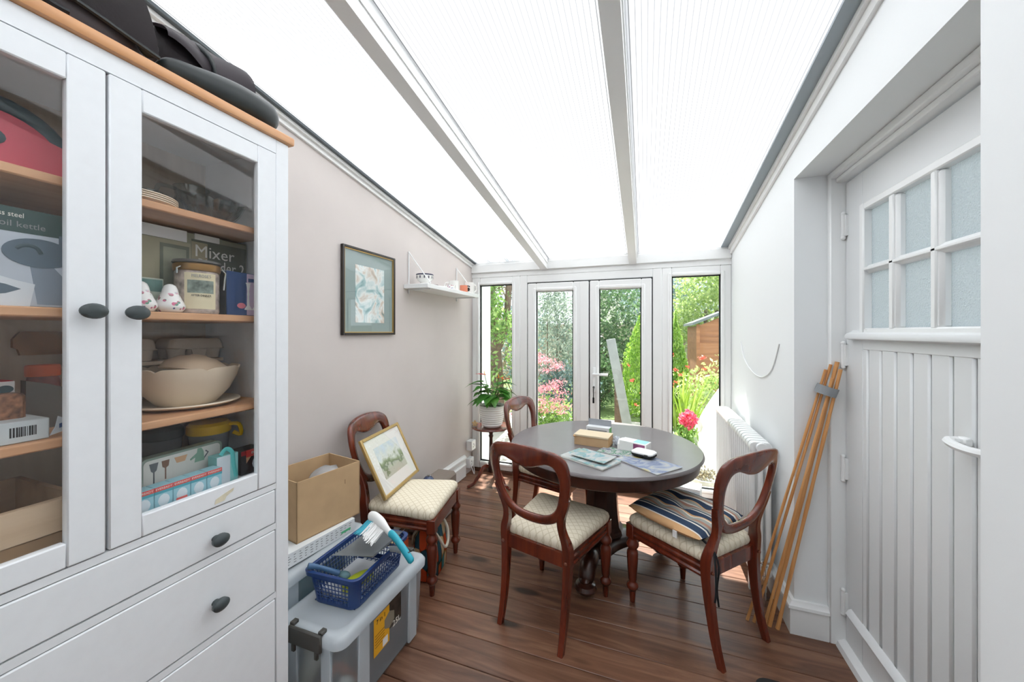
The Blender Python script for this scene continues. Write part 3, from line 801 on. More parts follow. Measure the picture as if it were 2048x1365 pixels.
MB().prism([(.665, .906), (.668, .918), (.69, .926), (.715, .933), (.712, .925), (.695, .916), (.69, .907)], 'x', CX+.0021, CX+.0024).build('tape_residue', P('residue', '#e0d8bf', .7, var=(60, .1)), [c for c in cb.children if c.name.startswith('door')][0])
for z0, z1, kz in ((.7725, .8755, .814), (.5555, .7495, .641), (.1025, .5335, .36)):
    d = MB().box(CX-.019, CX+.0005, CY0+.0455, CY1-.0455, z0, z1, .003).build('drawer', 'cab_white', cb)
    for ky in (.668, .242):
        MB().lathe([(.009, 0), (.008, .01), (.013, .014), (.0185, .018), (.019, .026), (.012, .032), (.004, .034)], (CX+.0005, ky, kz), 20, basis((0, 0, 0), (0, 1, 0), (0, 0, 1)), fx=lambda p, a: Vector((p.x*1.1, p.y*.86, p.z))).build('knob', 'dark_grey', d)

def box_thing(name, label, cat, x0, x1, y0, y1, z0, z1, mat, rotz=0, bev=.0015, group=None):
    t = thing(name, label, cat, ((x0+x1)/2, (y0+y1)/2, z0), rotz, group)
    hx, hy = (x1-x0)/2, (y1-y0)/2
    MB().box(-hx, hx, -hy, hy, 0, z1-z0, bev).build('carton', mat, t, world=False)
    return t, hx, hy
FX_L = lambda x, y, z: basis((x, y, z), (0, 1, 0), (0, 0, 1))
def plate(par, name, x, y0, y1, z0, z1, mat, world=False, th=.0006):
    return MB().box(x, x+th, y0, y1, z0, z1).build(name, mat, par, world=world)

S1, S2, S3, S4 = 1.6907, 1.4207, 1.1537, .9257
# ---- behind the right-hand door
# top shelf: stack of plates, crystal bowl, jug, glasses
for k in range(4):
    z = S1+.003+k*.0052
    tag(MB().lathe([(.03, 0), (.055, .001), (.082, .009), (.088, .011), (.0875, .013), (.08, .011), (.054, .0035), (.01, .003)], (-1.235, .563, z-.003), 36).build('plate', 'cream'), ['lowest', 'second lowest', 'second highest', 'topmost'][k]+' plate of the cream stack on the top shelf of the cabinet', 'plate', 'stack of cream plates')
tag(MB().lathe([(.012, 0), (.03, .002), (.033, .02), (.024, .04), (.01, .046)], (-1.30, .64, S1), 24, fx=lambda p, a: Vector((p.x, p.y*1.6, p.z))).build('butter_dish', 'ceramic'), 'pale rounded dish on the top shelf behind the plates', 'dish')
def cut(p, a):
    k = 1+.06*math.cos(18*a)*min(1, p.z/.03); return Vector((p.x*k, p.y*k, p.z+(.006*abs(math.cos(9*a)) if p.z > .055 else 0)))
tag(MB().lathe([(.02, 0), (.035, .0), (.045, .012), (.062, .035), (.075, .06), (.072, .06), (.058, .036), (.04, .016), (.01, .01)], (-1.225, .745, S1), 72, fx=cut).build('crystal_bowl', 'clear_glass'), 'large cut glass bowl at the front of the top cabinet shelf', 'bowl')
t = thing('glass_jug', 'clear glass jug at the back of the top cabinet shelf', 'jug', (-1.37, .77, S1))
MB().lathe([(.02, 0), (.045, 0), (.052, .02), (.05, .07), (.04, .11), (.046, .14), (.043, .14), (.037, .11), (.046, .07), (.048, .02), (.02, .006)], n=28).build('body', 'clear_glass', t, world=False)
MB().tube(catmull([(.0, -.043, .125), (0, -.085, .12), (0, -.09, .07), (0, -.052, .04)], 5), .006, 8).build('handle', 'clear_glass', t, world=False)
for k, (x, y, wd) in enumerate(((-1.30, .825, 'nearest the cabinet side'), (-1.425, .83, 'in the back corner'), (-1.41, .68, 'behind the plates'))):
    tag(MB().lathe([(.028, 0), (.03, .002), (.005, .007), (.0045, .05), (.012, .056), (.028, .075), (.031, .105), (.029, .105), (.026, .076), (.01, .06), (.003, .058)], (x, y, S1), 24, fx=lambda p, a: Vector((p.x*(1+.04*math.cos(12*a)), p.y*(1+.04*math.cos(12*a)), p.z))).build('wine_glass', 'clear_glass'), 'cut wine glass on the top cabinet shelf, '+wd, 'glass', 'crystal glasses')
# second shelf
M['olive'] = P('olive', '#8f9079', .7, var=(12, .12)); M['olive_dark'] = P('olive_dark', '#5c5f50', .7, var=(9, .12)); M['khaki'] = P('khaki', '#aea88c', .7, var=(10, .1))
t, hx, hy = box_thing('mixer_box', 'worn olive box lettered Mixer Blender 2 behind the lidded jar', 'box', -1.35, -1.245, .54, .858, S2, S2+.238, 'olive')
plate(t, 'front_panel', hx, .0, hy-.003, .012, .222, 'olive_dark'); plate(t, 'front_panel', hx, -hy+.004, -.002, .012, .206, 'khaki'); plate(t, 'front_panel', hx+.0006, .0, .042, .1, .215, P('kh2', '#a59a7c', .7))
MB().box(-hx*.9, hx+.002, -hy, -.012, .208, .2395).build('flap', 'white', t, world=False)
MB().box(-hx*.9, hx+.0015, .008, .075, .222, .2395).build('torn_flap', 'paper', t, world=False)
plate(t, 'picture', hx+.0012, -.075, -.006, .03, .195, P('jugpic', '#6f7462', .5, var=(20, .3)))
plate(t, 'picture', hx+.0018, -.068, -.014, .06, .185, P('jugpic2', '#9b9d86', .5, var=(20, .2)))
text('lettering', 'Mixer', .05, 'text_white', t, basis((hx+.0016, .063, .188), (0, 1, 0), (0, 0, 1)), False, sx=.95)
text('lettering', 'Blender 2', .048, 'text_white', t, basis((hx+.0016, .083, .149), (0, 1, 0), (0, 0, 1)), False, sx=.72)
t = thing('storage_tin', 'lidded jar with bronze rim and cream picture label', 'jar', (-1.182, .678, S2))
M['jar_body'] = P('jar_body', '#b7a79c', .25, var=(45, .5))
MB().lathe([(.03, 0), (.047, 0), (.049, .006), (.049, .112), (.046, .118)], n=40).build('body', 'jar_body', t, world=False)
MB().lathe([(.03, .116), (.051, .117), (.0525, .122), (.0525, .134), (.05, .137)], n=40).build('rim', P('bronze', '#a07a48', .35, metal=.7), t, world=False)
MB().lathe([(.03, .136), (.052, .137), (.054, .14), (.052, .146), (.03, .149)], n=40).build('lid', 'dark_plastic', t, world=False)
def curved(par, name, r, a0, a1, z0, z1, mat):
    return MB().sheet(lambda u, v: (r*math.cos(a0+(a1-a0)*u), r*math.sin(a0+(a1-a0)*u), z0+(z1-z0)*v), 12, 1).build(name, mat, par, world=False)
curved(t, 'label', .0498, R(-62), R(22), .012, .11, P('lab', '#e2d6b4', .6))
curved(t, 'label_picture', .0501, R(-54), R(14), .055, .09, P('labpic', '#7f8a80', .6, var=(60, .6)))
text('lettering', "MELROSE'S", .011, 'text_grey', t, basis((.0504*math.cos(R(-20)), .0504*math.sin(R(-20)), .101), (-math.sin(R(-20)), math.cos(R(-20)), 0), (0, 0, 1)), False, sx=.8)
text('lettering', 'AFTER DINNER', .008, 'text_black', t, basis((.0504*math.cos(R(-20)), .0504*math.sin(R(-20)), .048), (-math.sin(R(-20)), math.cos(R(-20)), 0), (0, 0, 1)), False, sx=.8)
MB().tube([(.02, -.051, .125), (.02, -.059, .12), (.02, -.059, .105)], .0022, 6).tube([(.03, .045, .13), (.03, .055, .12), (.03, .05, .07)], .0022, 6).build('wire_clip', 'chrome', t, world=False)
def floral():
    k = N('floral'); b = k.pbsdf(.2, 0, .5, .4)
    v = k.coords(); vo = k.n('TexVoronoi', i_Scale=70.0); k.l(v, vo.inputs['Vector'])
    nz = k.n('TexNoise', i_Scale=40.0); k.l(v, nz.inputs['Vector'])
    c1 = k.ramp(nz.outputs[0], [(.4, '#4f8a72'), (.5, '#d9698a'), (.62, '#5a6d9a')])
    fc = k.n('MapRange', i_1=.3, i_2=.36, i_3=1.0, i_4=0.0); k.l(vo.outputs['Distance'], fc.inputs[0])
    sp = k.n('SeparateXYZ'); k.l(v, sp.inputs[0]); zz = k.n('MapRange', i_1=.055, i_2=.045); k.l(sp.outputs['Z'], zz.inputs[0])
    ml = k.n('Math', operation='MULTIPLY'); k.l(fc.outputs[0], ml.inputs[0]); k.l(zz.outputs[0], ml.inputs[1])
    mx = k.n('MixRGB'); mx.inputs[1].default_value = lin('#f3f1ee'); k.l(ml.outputs[0], mx.inputs[0]); k.l(c1, mx.inputs[2])
    k.l(mx.outputs[0], b.inputs['Base Color']); return k.m
M['floral'] = floral()
for (x, y, lb) in ((-1.165, .546, 'white floral pepper pot, half hidden by the left stile of the right cabinet door'), (-1.165, .606, 'white floral salt pot in front of the jar in the cabinet')):
    tag(MB().lathe([(.02, 0), (.025, .002), (.031, .012), (.031, .02), (.024, .035), (.0175, .05), (.0155, .06), (.012, .069), (.006, .0735), (.002, .0745)], (x, y, S2), 28).build('shaker', 'floral'), lb, 'salt shaker', 'floral shakers')
t, hx, hy = box_thing('jug_box', 'grey-green printed carton behind the floral salt pot', 'box', -1.238, -1.203, .56, .612, S2, S2+.09, P('pale_card', '#b4bcae', .7))
plate(t, 'front_panel', hx, -.02, hy-.003, .055, .086, P('greenpic', '#5d7f78', .6, var=(30, .3)))
M['navy_box'] = P('navy_box', '#2c4a7c', .6); M['lilac'] = P('lilac', '#cdb7cf', .6); M['pink'] = P('pink', '#df7d8e', .6)
t, hx, hy = box_thing('candlestick_box', 'navy box with a pale lilac stripe showing candlesticks', 'box', -1.225, -1.165, .745, .846, S2, S2+.132, 'navy_box')
plate(t, 'stripe', hx, .008, .042, .002, .13, 'lilac'); plate(t, 'emblem', hx+.0006, .012, .038, .105, .116, 'navy_box')
MB().sphere((hx, -.008, .03), .012, 2, (.06, 1.1, .75)).build('flower_print', 'pink', t, world=False)
for y in (.012, .036):
    MB().lathe([(.011, .018), (.012, .02), (.004, .032), (.0025, .06), (.004, .066), (.0025, .075), (.006, .098), (.0085, .102)], (hx+.001, y, 0), 12, fx=lambda p, a: Vector((p.x*.06, p.y, p.z))).build('candlestick_print', 'white', t, world=False)
MB().box(-hx+.002, hx-.002, -hy-.003, -hy, .0, .13).build('side_panel', 'black', t, world=False)
# third shelf: bowl on plate, egg boxes
tag(MB().lathe([(.03, 0), (.08, 0), (.115, .006), (.128, .012), (.126, .0155), (.11, .011), (.08, .006), (.02, .005)], (-1.275, .705, S3), 48).build('serving_plate', 'cream'), 'large cream plate under the bowl on the third cabinet shelf', 'plate')
def lobes(p, a):
    k = 1+.012*math.cos(7*a); return Vector((p.x*k, p.y*k, p.z-(.007*max(0, math.cos(7*a+1))**8 if p.z > .1 else 0)))
tag(MB().lathe([(.03, 0), (.065, 0), (.075, .01), (.1, .04), (.118, .08), (.126, .108), (.122, .109), (.113, .08), (.093, .042), (.06, .014), (.02, .012)], (-1.275, .705, S3+.0062), 84, fx=lobes).build('large_bowl', 'cream'), 'large cream bowl with a lobed rim on the third cabinet shelf', 'bowl')
tag(MB().lathe([(.08, 0), (.083, .004), (.072, .025), (.045, .042), (.02, .047), (.018, .05), (.002, .051)], (-1.265, .72, S3+.098), 40, Matrix.Rotation(R(-12), 4, 'X')).build('bowl_lid', P('wood_lid', '#d5bda0', .5)), 'pale upturned dish lying in the large cream bowl', 'dish')
M['pulp'] = P('pulp', '#cdbfae', .95, bump=(120, .6))
def egg_box(loc, rz, label):
    t = thing('egg_box', label, 'egg box', loc, rz, 'egg boxes')
    mb = MB()
    mb.rings([[(p[0]*k, p[1]*k, z) for p in rrect(-.05, .05, -.075, .075, .018)] for k, z in ((.78, .034), (1, .036), (.99, .045), (.93, .062), (.86, .066), (.5, .066))])
    mb.build('lid', 'pulp', t, world=False)
    mb = MB()
    for ix in (-1, 1):
        for iy in (-1, 0, 1):
            mb.lathe([(.014, 0), (.02, .002), (.0245, .034), (.025, .036)], (ix*.024, iy*.048, 0), 12)
    mb.box(-.05, .05, -.074, .074, .032, .0365, .003)
    mb.build('tray', 'pulp', t, world=False)
    MB().prism([(-.02, .03), (.02, .03), (.014, .0), (-.014, .0)], 'x', .05, .0535).build('closing_tab', 'pulp', t, world=False)
    return t
egg_box((-1.4, .60, S3+.13), R(5), 'grey pulp egg box at the left on the third cabinet shelf')
egg_box((-1.405, .785, S3+.13), R(-4), 'grey pulp egg box at the right above the large cream bowl')
tag(MB().box(-1.458, -1.36, .50, .86, S3+.1185, S3+.1295, .002).box(-1.458, -1.43, .51, .55, S3, S3+.119).box(-1.458, -1.43, .80, .84, S3, S3+.119).build('shelf_riser', 'cream'), 'pale low riser behind the large cream bowl', 'riser')
# bottom: containers, tool tin, bulb boxes
for x, y, r, h, lm, lb, nm in ((-1.305, .782, .052, .13, 'yellow', 'clear plastic tub with a yellow lid at the bottom of the cabinet', 'y'), (-1.39, .70, .05, .125, 'dark_grey', 'clear plastic tub with a dark lid at the bottom of the cabinet', 'd')):
    t = thing('food_tub', lb, 'tub', (x, y, S4), 0, 'plastic tubs')
    MB().lathe([(r*.8, 0), (r*.84, .004), (r, h-.005), (r-.002, h-.005), (r*.82, .006), (.01, .004)], n=32).build('tub', 'tote', t, world=False)
    l = MB().lathe([(.01, h-.002), (r+.003, h-.004), (r+.005, h), (r+.004, h+.022), (r-.004, h+.03), (.01, h+.03)], n=32).build('lid', lm, t, world=False)
    if nm == 'y': MB().tube(catmull([(r-.01, .03, h+.02), (r+.01, .05, h+.015), (r+.004, .06, h-.02), (r-.01, .045, h-.01)], 4), .006, 8).build('lid_tab', lm, l, world=False)
t = thing('tool_tin', 'oblong pale tin printed with garden tools behind the bulb boxes', 'tin', (-1.228, .665, S4), R(3))
MB().rings([[(x, p[0], p[1]) for p in rrect(-.1, .1, 0, .115, .014)] for x in (-.016, -.014, .012, .014)]).build('tin', P('sage', '#93a498', .35), t, world=False)
MB().rings([[(x, p[0], p[1]) for p in rrect(-.094, .094, .006, .109, .011)] for x in (.0141, .0148)]).build('front_print', P('print_white', '#e8e8e2', .5), t, world=False)
def flat(par, name, pts, mat, x=.0149): 
    return MB().prism(pts, 'x', x, x+.0004).build(name, mat, par, world=False)
M['toolgrey'] = P('toolgrey', '#6d7278', .6); M['toolbrown'] = P('toolbrown', '#8b6a58', .6); M['peach'] = P('peach', '#e0b48d', .6); M['sagep'] = P('sagep', '#8fb5a0', .6)
flat(t, 'spade_print', [(-.082, .1), (-.062, .1), (-.066, .08), (-.0705, .076), (-.0705, .045), (-.0735, .045), (-.0735, .076), (-.078, .08)], 'toolgrey')
flat(t, 'fork_print', [(-.055, .1), (-.037, .1), (-.039, .084), (-.0445, .08), (-.0445, .05), (-.0475, .05), (-.0475, .08), (-.053, .084)], 'toolbrown')
flat(t, 'basket_print', [(-.026, .1), (.006, .1), (.0, .084), (-.02, .084)], 'peach')
flat(t, 'can_print', [(.024, .07), (.05, .07), (.048, .096), (.042, .108), (.032, .108), (.03, .096), (.012, .083), (.014, .079), (.026, .084)], 'sagep')
flat(t, 'can_handle_print', [(.05, .074), (.062, .09), (.054, .098), (.052, .095), (.058, .09), (.05, .08)], 'toolgrey')
M['ever_red'] = P('ever_red', '#e0524c', .5); M['ever_blue'] = P('ever_blue', '#9fd0dc', .5); M['ever_teal'] = P('ever_teal', '#4fa9b8', .5); M['bulbw'] = P('bulbw', '#dfeaf0', .4)
wd = ['leftmost', 'second from the left', 'middle', 'second from the right', 'rightmost']
for k in range(5):
    y0 = .517+k*.0385
    t, hx, hy = box_thing('bulb_box', wd[k]+' of the five small blue light bulb cartons at the cabinet bottom', 'box', -1.165, -1.128, y0, y0+.0375, S4, S4+.062, 'ever_blue', 0, .001, 'small light bulb cartons')
    plate(t, 'band', hx, -hy, hy, .051, .0615, 'ever_red'); plate(t, 'band', hx, -hy, hy, .044, .051, 'ever_teal')
    MB().sphere((hx, 0, .026), .0135, 2, (.05, .9, 1.15)).build('bulb_print', 'bulbw', t, world=False)
    text('lettering', 'EVEREADY', .0072, 'text_white', t, basis((hx+.0008, 0, .0562), (0, 1, 0), (0, 0, 1)), False)
    if k == 2: plate(t, 'price_sticker', hx+.001, -.013, .011, .006, .019, P('sticker', '#f0706a', .5))
t, hx, hy = box_thing('bulb_carton', 'taller aqua and white light bulb carton beside the small ones', 'box', -1.2, -1.16, .715, .775, S4, S4+.082, P('aqua_card', '#8fd0cf', .5))
plate(t, 'front_panel', hx, -hy, hy*.2, .0, .08, 'bulbw')
MB().tube(catmull([(hx, -.02, .085), (hx, -.005, .10), (hx, .012, .085), (hx, .016, .05), (hx, .024, .01)], 5), .006, 6, flat=.3).build('ribbon', P('aqua2', '#5cc4c2', .5), t, world=False)
t, hx, hy = box_thing('bulb_carton', 'black and red light bulb carton at the right end of the cabinet bottom', 'box', -1.225, -1.17, .79, .858, S4, S4+.075, P('bk_card', '#2b2b2d', .5))
plate(t, 'band', hx, -hy+.015, hy, .052, .074, 'ever_red'); plate(t, 'band', hx, -hy, -hy+.015, .06, .074, P('dkred', '#a3242c', .5))
flat(t, 'flash', [(-hy+.015, .052), (-hy+.03, .052), (-hy+.016, .034)], 'peach', hx)
MB().sphere((hx, .012, .028), .012, 2, (.06, 1, 1.5)).build('bulb_print', 'bulbw', t, world=False)
text('lettering', 'EVEREADY', .0098, 'text_white', t, basis((hx+.0009, .02, .063), (0, 1, 0), (0, 0, 1)), False)

# ---- behind the left-hand door
t = thing('red_case', 'domed red case with a thick dark grey rim on the top shelf at the left', 'case', (-1.27, .335, S1))
ar = [(-.125, .01)] + [(-.118*math.cos(R(a))*1.0, .02+.13*math.sin(R(a))**.8) for a in range(15, 166, 10)] + [(.125, .01)]
MB().prism([(p[0]*.86, p[1]*.82) for p in ar]+[(.1, 0), (-.1, 0)], 'x', -.075, .06).build('shell', 'red_case', t, world=False)
MB().tube([(.045, p[0]*.93, p[1]*.93) for p in ar], .018, 10).build('rim', 'slate', t, world=False)
MB().prism([(-.1, .0), (.1, .0), (.108, .04), (.09, .075), (.0, .1), (-.09, .075), (-.108, .04)], 'x', .058, .085).build('front_flap', P('red2', '#d8596a', .5), t, world=False)
for y in (-.105, .098): MB().sphere((.07, y*.98, .0225), .022, 2, (.6, 1, 1)).build('foot', 'slate', t, world=False)
MB().sphere((.086, .0, .06), .014, 2, (.3, 1, 1)).build('badge', 'slate', t, world=False)
t, hx, hy = box_thing('kettle_box', 'large printed box for a stainless steel rapid boil kettle, second shelf at the left', 'box', -1.36, -1.155, .10, .428, S2, S2+.193, P('pale_blue_card', '#c3ccd6', .5, var=(5, .12)))
plate(t, 'top_band', hx, -hy, hy-.002, .145, .1925, P('dgreen', '#33504d', .5)); 
text('lettering', 'stainless steel', .0135, 'text_white', t, basis((hx+.0008, .098, .178), (0, 1, 0), (0, 0, 1)), False, align='RIGHT', sx=.8)
text('lettering', 'rapid boil kettle', .0165, 'text_grey', t, basis((hx+.0008, .126, .160), (0, 1, 0), (0, 0, 1)), False, align='RIGHT')
M['kp1'] = P('kp1', '#5d6f7e', .5, var=(8, .15)); M['kp2'] = P('kp2', '#8b98a6', .5); M['kp3'] = P('kp3', '#dfe5ea', .5)
def ell(par, name, y, z, ry, rz, mat, x): return MB().prism([(y+ry*math.cos(2*PI*q/32), z+rz*math.sin(2*PI*q/32)) for q in range(32)], 'x', x, x+.0005).build(name, mat, par, world=False)
flat(t, 'kettle_print', [(.115, .005), (.16, .005), (.16, .05), (.135, .085), (.105, .085)], 'kp2', hx)
ell(t, 'kettle_lid_print', .118, .108, .048, .029, 'kp1', hx+.0006)
MB().tube(catmull([(hx+.001, .088, .113), (hx+.001, .098, .121), (hx+.001, .113, .119), (hx+.001, .12, .107)], 4), .0035, 6, flat=.3).build('kettle_handle_print', 'slate', t, world=False)
flat(t, 'spout_print', [(.06, .0), (.105, .0), (.112, .045), (.09, .05), (.06, .06)], 'kp3', hx+.0002); flat(t, 'spout_opening_print', [(.055, .02), (.06, .045), (.075, .042), (.094, .034), (.075, .024)], 'kp1', hx+.0006)
plate(t, 'print', hx+.0003, hy-.02, hy-.002, .13, .15, 'kp1')
tag(MB().prism([(.437, 1.352), (.445, 1.365), (.449, 1.371), (.52, 1.371), (.52, 1.312), (.449, 1.312), (.445, 1.327), (.437, 1.332)], 'x', CB+.0085, CB+.02).build('wooden_plaque', P('plaque', '#8d6136', .6, var=(20, .25))), 'brown shaped wooden plaque fixed to the cabinet back above the orange-lidded jar', 'plaque')
t = thing('sweet_jar', 'jar with an orange lid at the back of the third shelf', 'jar', (-1.36, .455, S3))
MB().lathe([(.02, 0), (.026, .003), (.027, .1), (.024, .112)], n=24).build('jar', P('jarred', '#8a4a44', .3, var=(40, .4)), t, world=False)
MB().lathe([(.01, .11), (.027, .111), (.028, .114), (.028, .134), (.026, .138), (.01, .139)], n=24).build('lid', 'orange', t, world=False)
t = thing('packet', 'dark grey pouch leaning on the third shelf at the left', 'pouch', (-1.28, .43, S3))
MB().prism([(-.03, 0), (.06, 0), (.062, .06), (.035, .085), (.0, .1), (-.03, .11)], 'x', -.012, .012).build('pouch', P('pouch', '#625f5a', .6, var=(8, .1)), t, world=False)
t, hx, hy = box_thing('snack_packet', 'small red and white snack packet with a yellow round badge', 'packet', -1.29, -1.24, .315, .376, S3, S3+.115, P('redp', '#b9263a', .5))
plate(t, 'top_band', hx, -hy, hy, .08, .114, P('whp', '#d9d6d4', .5)); ell(t, 'badge', .014, .075, .014, .014, 'yellow', hx+.001); ell(t, 'print', .018, .098, .011, .008, 'slate', hx+.001)
t = thing('nut_packet', 'clear packet of mixed nuts standing in the open carton', 'packet', (-1.205, .345, S3+.018))
MB().rings([[(x*k, p[0]*k2, p[1]) for p in rrect(-.033, .033, 0, .075, .01)] for x, k, k2 in ((-.014, 1, .8), (-.006, 1, 1), (.006, 1, 1), (.014, 1, .8))]).build('packet', P('nuts', '#8d6248', .35, var=(75, .75)), t, world=False)
t, hx, hy = box_thing('open_carton', 'open pale carton with a barcode lying on the third shelf at the left', 'box', -1.25, -1.145, .25, .392, S3, S3+.042, P('silver_card', '#c9d1d3', .45))
mb = MB(); yy = .02; rg = random.Random(5)
while yy < .055:
    ww = rg.choice((.0008, .0016, .0024)); mb.box(hx, hx+.0004, yy, yy+ww, .012, .031); yy += ww+rg.choice((.0008, .0016))
mb.build('barcode', 'text_black', t, world=False)
MB().prism([(hy, .004), (hy+.026, .012), (hy+.03, .03), (hy+.012, .042), (hy+.008, .02)], 'x', hx-.003, hx).build('flap', P('silver2', '#bfc6cd', .45), t, world=False)
flat(t, 'logo', [(hy+.013, .017), (hy+.027, .021), (hy+.027, .03), (hy+.013, .026)], 'navy_box', hx+.0003)
plate(t, 'label', hx+.0004, -.02, .008, .018, .034, 'white')
t = thing('wooden_crate', 'long pale pine box at the bottom of the cabinet behind the left door', 'box', (-1.27, .24, S4))
MB().box(-.135, -.127, -.19, .195, 0, .10).box(.118, .135, -.19, .195, .033, .10, .002).box(-.135, .135, -.19, -.18, 0, .1).box(-.135, .135, .185, .195, 0, .1).box(-.13, .13, -.19, .19, 0, .008).build('box', 'pine_pale', t, world=False)
MB().box(.112, .13, -.19, .195, 0, .032, .002).build('lower_board', P('pine_dk', '#a98a68', .6, var=(10, .1)), t, world=False)

# ================================================================= bags on top of the cabinet
ZB = ZT+.0285
t = thing('satchel_bag', 'large dark brown flap bag on the cabinet top at the left edge', 'bag', (-1.238, .38, ZB))
def puff(mb, prof, n=24):   # superellipse slabs (z, hx, hy, ox, oy)
    rings = []
    for z, hx, hy, ox, oy in prof:
        rings.append([(ox+hx*math.copysign(abs(math.cos(2*PI*q/n))**.5, math.cos(2*PI*q/n)), oy+hy*math.copysign(abs(math.sin(2*PI*q/n))**.5, math.sin(2*PI*q/n)), z) for q in range(n)])
    return mb.rings(rings)
puff(MB(), [(0, .11, .16, 0, 0), (.02, .125, .172, 0, 0), (.1, .115, .165, 0, 0), (.19, .085, .15, -.01, 0), (.24, .06, .13, -.015, 0), (.255, .03, .1, -.015, 0)]).build('body', 'fabric_black', t, world=False, ang=60)
def flapf(u, v):
    y = (u*2-1)*.172; a = v
    x = .134+.004*math.sin(u*7) - .07*(a**2); z = .036+.018*math.cos((u*2-1)*2.2)+.21*a
    return (x if a < 1 else x-.05, y*(1-.12*a), z)
MB().sheet(flapf, 20, 10).solid(.006).build('flap', 'fabric_black', t, world=False, ang=60)
MB().tube([flapf(u/20, 0) for u in range(21)], .005, 6).build('flap_edging', 'leather_dark', t, world=False)
MB().box(.118, .142, -.025, .005, .06, .2).build('strap', 'leather_dark', t, world=False)
MB().sphere((.118, .158, .05), .026, 3, (.55, .8, 1)).build('corner_patch', 'leather_dark', t, world=False)
MB().tube(catmull([(.125, -.02, .03), (.14, .0, .012), (.146, .02, .009)], 4), .007, 8).build('buckle', 'black_metal', t, world=False)
t = thing('shoulder_bag', 'smaller dark brown bag with a slumped black pouch on the right of the cabinet top', 'bag', (-1.25, .702, ZB))
puff(MB(), [(0, .09, .10, 0, 0), (.02, .105, .112, 0, 0), (.1, .1, .11, 0, 0), (.16, .075, .106, -.008, 0), (.195, .05, .1, -.012, .006), (.208, .022, .085, -.014, .01)]).build('body', 'fabric_black', t, world=False, ang=60)
def fl2(u, v):
    y = -.117+u*.222; dr = .115-.05*math.sin(u*2.6)**2
    return (.118-.1*v**2.2+.004*math.sin(9*u), y, (1-v)*dr+v*(.178+.036*u)+.0*u)
MB().sheet(fl2, 18, 12).solid(.005).build('flap', P('bag_mauve', '#4b4349', .6, bump=(140, .15)), t, world=False, ang=60)
MB().tube([tuple(Vector(fl2(.48, v/6))+Vector((.006, 0, .004))) for v in range(7)], .008, 6, flat=.4).build('strap', 'leather_dark', t, world=False)
pp = [(.11, -.135, .02, .010), (.125, -.11, .031, .026), (.13, -.05, .041, .035), (.132, .02, .045, .039), (.13, .09, .05, .043), (.12, .135, .052, .045), (.11, .158, .045, .035), (.105, .167, .043, .012)]
c1 = catmull([p[:3] for p in pp], 5); c2 = catmull([(p[3], 0, 0) for p in pp], 5)
MB().tube([tuple(p+Vector((0, 0, .003*math.sin(.45*i_)))) for i_, p in enumerate(c1)], [q.x*(1+.05*math.sin(.5*i_+1)) for i_, q in enumerate(c2)], 18, flat=.75).build('slumped_pouch', 'leather_dark', t, world=False, ang=80)
# ================================================================= things on the taupe wall
t = thing('framed_picture', 'dark framed print with a wide grey-green mount on the taupe wall', 'picture', (LX, 1.87, 1.352))
Y0, Y1, Z0, Z1 = -.232, .232, 0, .518
mb = MB()
for a in ((Y0, Y0+.014, Z0, Z1), (Y1-.014, Y1, Z0, Z1), (Y0+.014, Y1-.014, Z0, Z0+.014), (Y0+.014, Y1-.014, Z1-.014, Z1)):
    mb.box(.001, .022, a[0], a[1], a[2], a[3], .002)
mb.build('frame', P('dark_frame', '#2c2722', .35), t, world=False)
mb = MB()
for a in ((Y0+.014, Y0+.019, Z0+.014, Z1-.014), (Y1-.019, Y1-.014, Z0+.014, Z1-.014), (Y0+.019, Y1-.019, Z0+.014, Z0+.019), (Y0+.019, Y1-.019, Z1-.019, Z1-.014)):
    mb.box(.001, .017, a[0], a[1], a[2], a[3])
mb.build('gilt_slip', 'gold', t, world=False)
MB().box(.001, .008, Y0+.014, Y1-.014, Z0+.014, Z1-.014).build('mount', P('mount_grey', '#8ea09d', .8), t, world=False)
def art(name, stops, sc, sc2):
    k = N(name); b = k.pbsdf(.8, 0, .2); v = k.coords()
    nz = k.n('TexNoise', i_Scale=sc, i_Detail=5.0, i_Distortion=1.2); k.l(v, nz.inputs['Vector'])
    k.l(k.ramp(nz.outputs[0], stops), b.inputs['Base Color']); return k.m
MB().box(.008, .0095, -.125, .13, .075, .42).build('print', art('print_art', [(.28, '#5f8f92'), (.42, '#a9c6c6'), (.52, '#e6ebe8'), (.62, '#cfc0b0'), (.75, '#6e8a86')], 9, 3), t, world=False)
MB().box(.011, .0125, Y0+.016, Y1-.016, Z0+.016, Z1-.016).build('picture_glass', 'picture_glass', t, world=False)

t = thing('wall_shelf', 'white wall shelf on two thin metal brackets', 'shelf', (LX, 2.64, 1.68))
MB().box(.001, .2, -.42, .42, 0, .03, .002).build('board', 'gloss_white', t, world=False)
for y in (-.365, .36):
    MB().tube([(.006, y, -.03), (.006, y, .275)], .0045, 8).tube([(.006, y, .27), (.19, y, .036)], .004, 8).tube([(.006, y, -.004), (.19, y, -.004)], .004, 8).build('bracket', 'gloss_white', t, world=False)
SZ = 1.71
def ring_prof(r, h, th=.004, b=.01): return [(r*.5, 0), (r-b*.5, 0), (r, b), (r, h), (r-th, h), (r-th, b), (r*.4, .005)]
t = thing('footed_bowl', 'white footed bowl with a dark blue rim at the near end of the wall shelf', 'bowl', (-1.515, 2.33, SZ))
MB().lathe([(.02, 0), (.036, 0), (.034, .014), (.03, .02), (.05, .034), (.06, .055), (.062, .078), (.058, .078), (.055, .055), (.03, .03), (.01, .026)], n=32).build('bowl', 'ceramic', t, world=False)
MB().lathe([(.0622, .072), (.0632, .077), (.062, .081), (.0575, .079)], n=32).build('rim', P('rim_navy', '#2b2d4c', .3), t, world=False)
mb = MB()
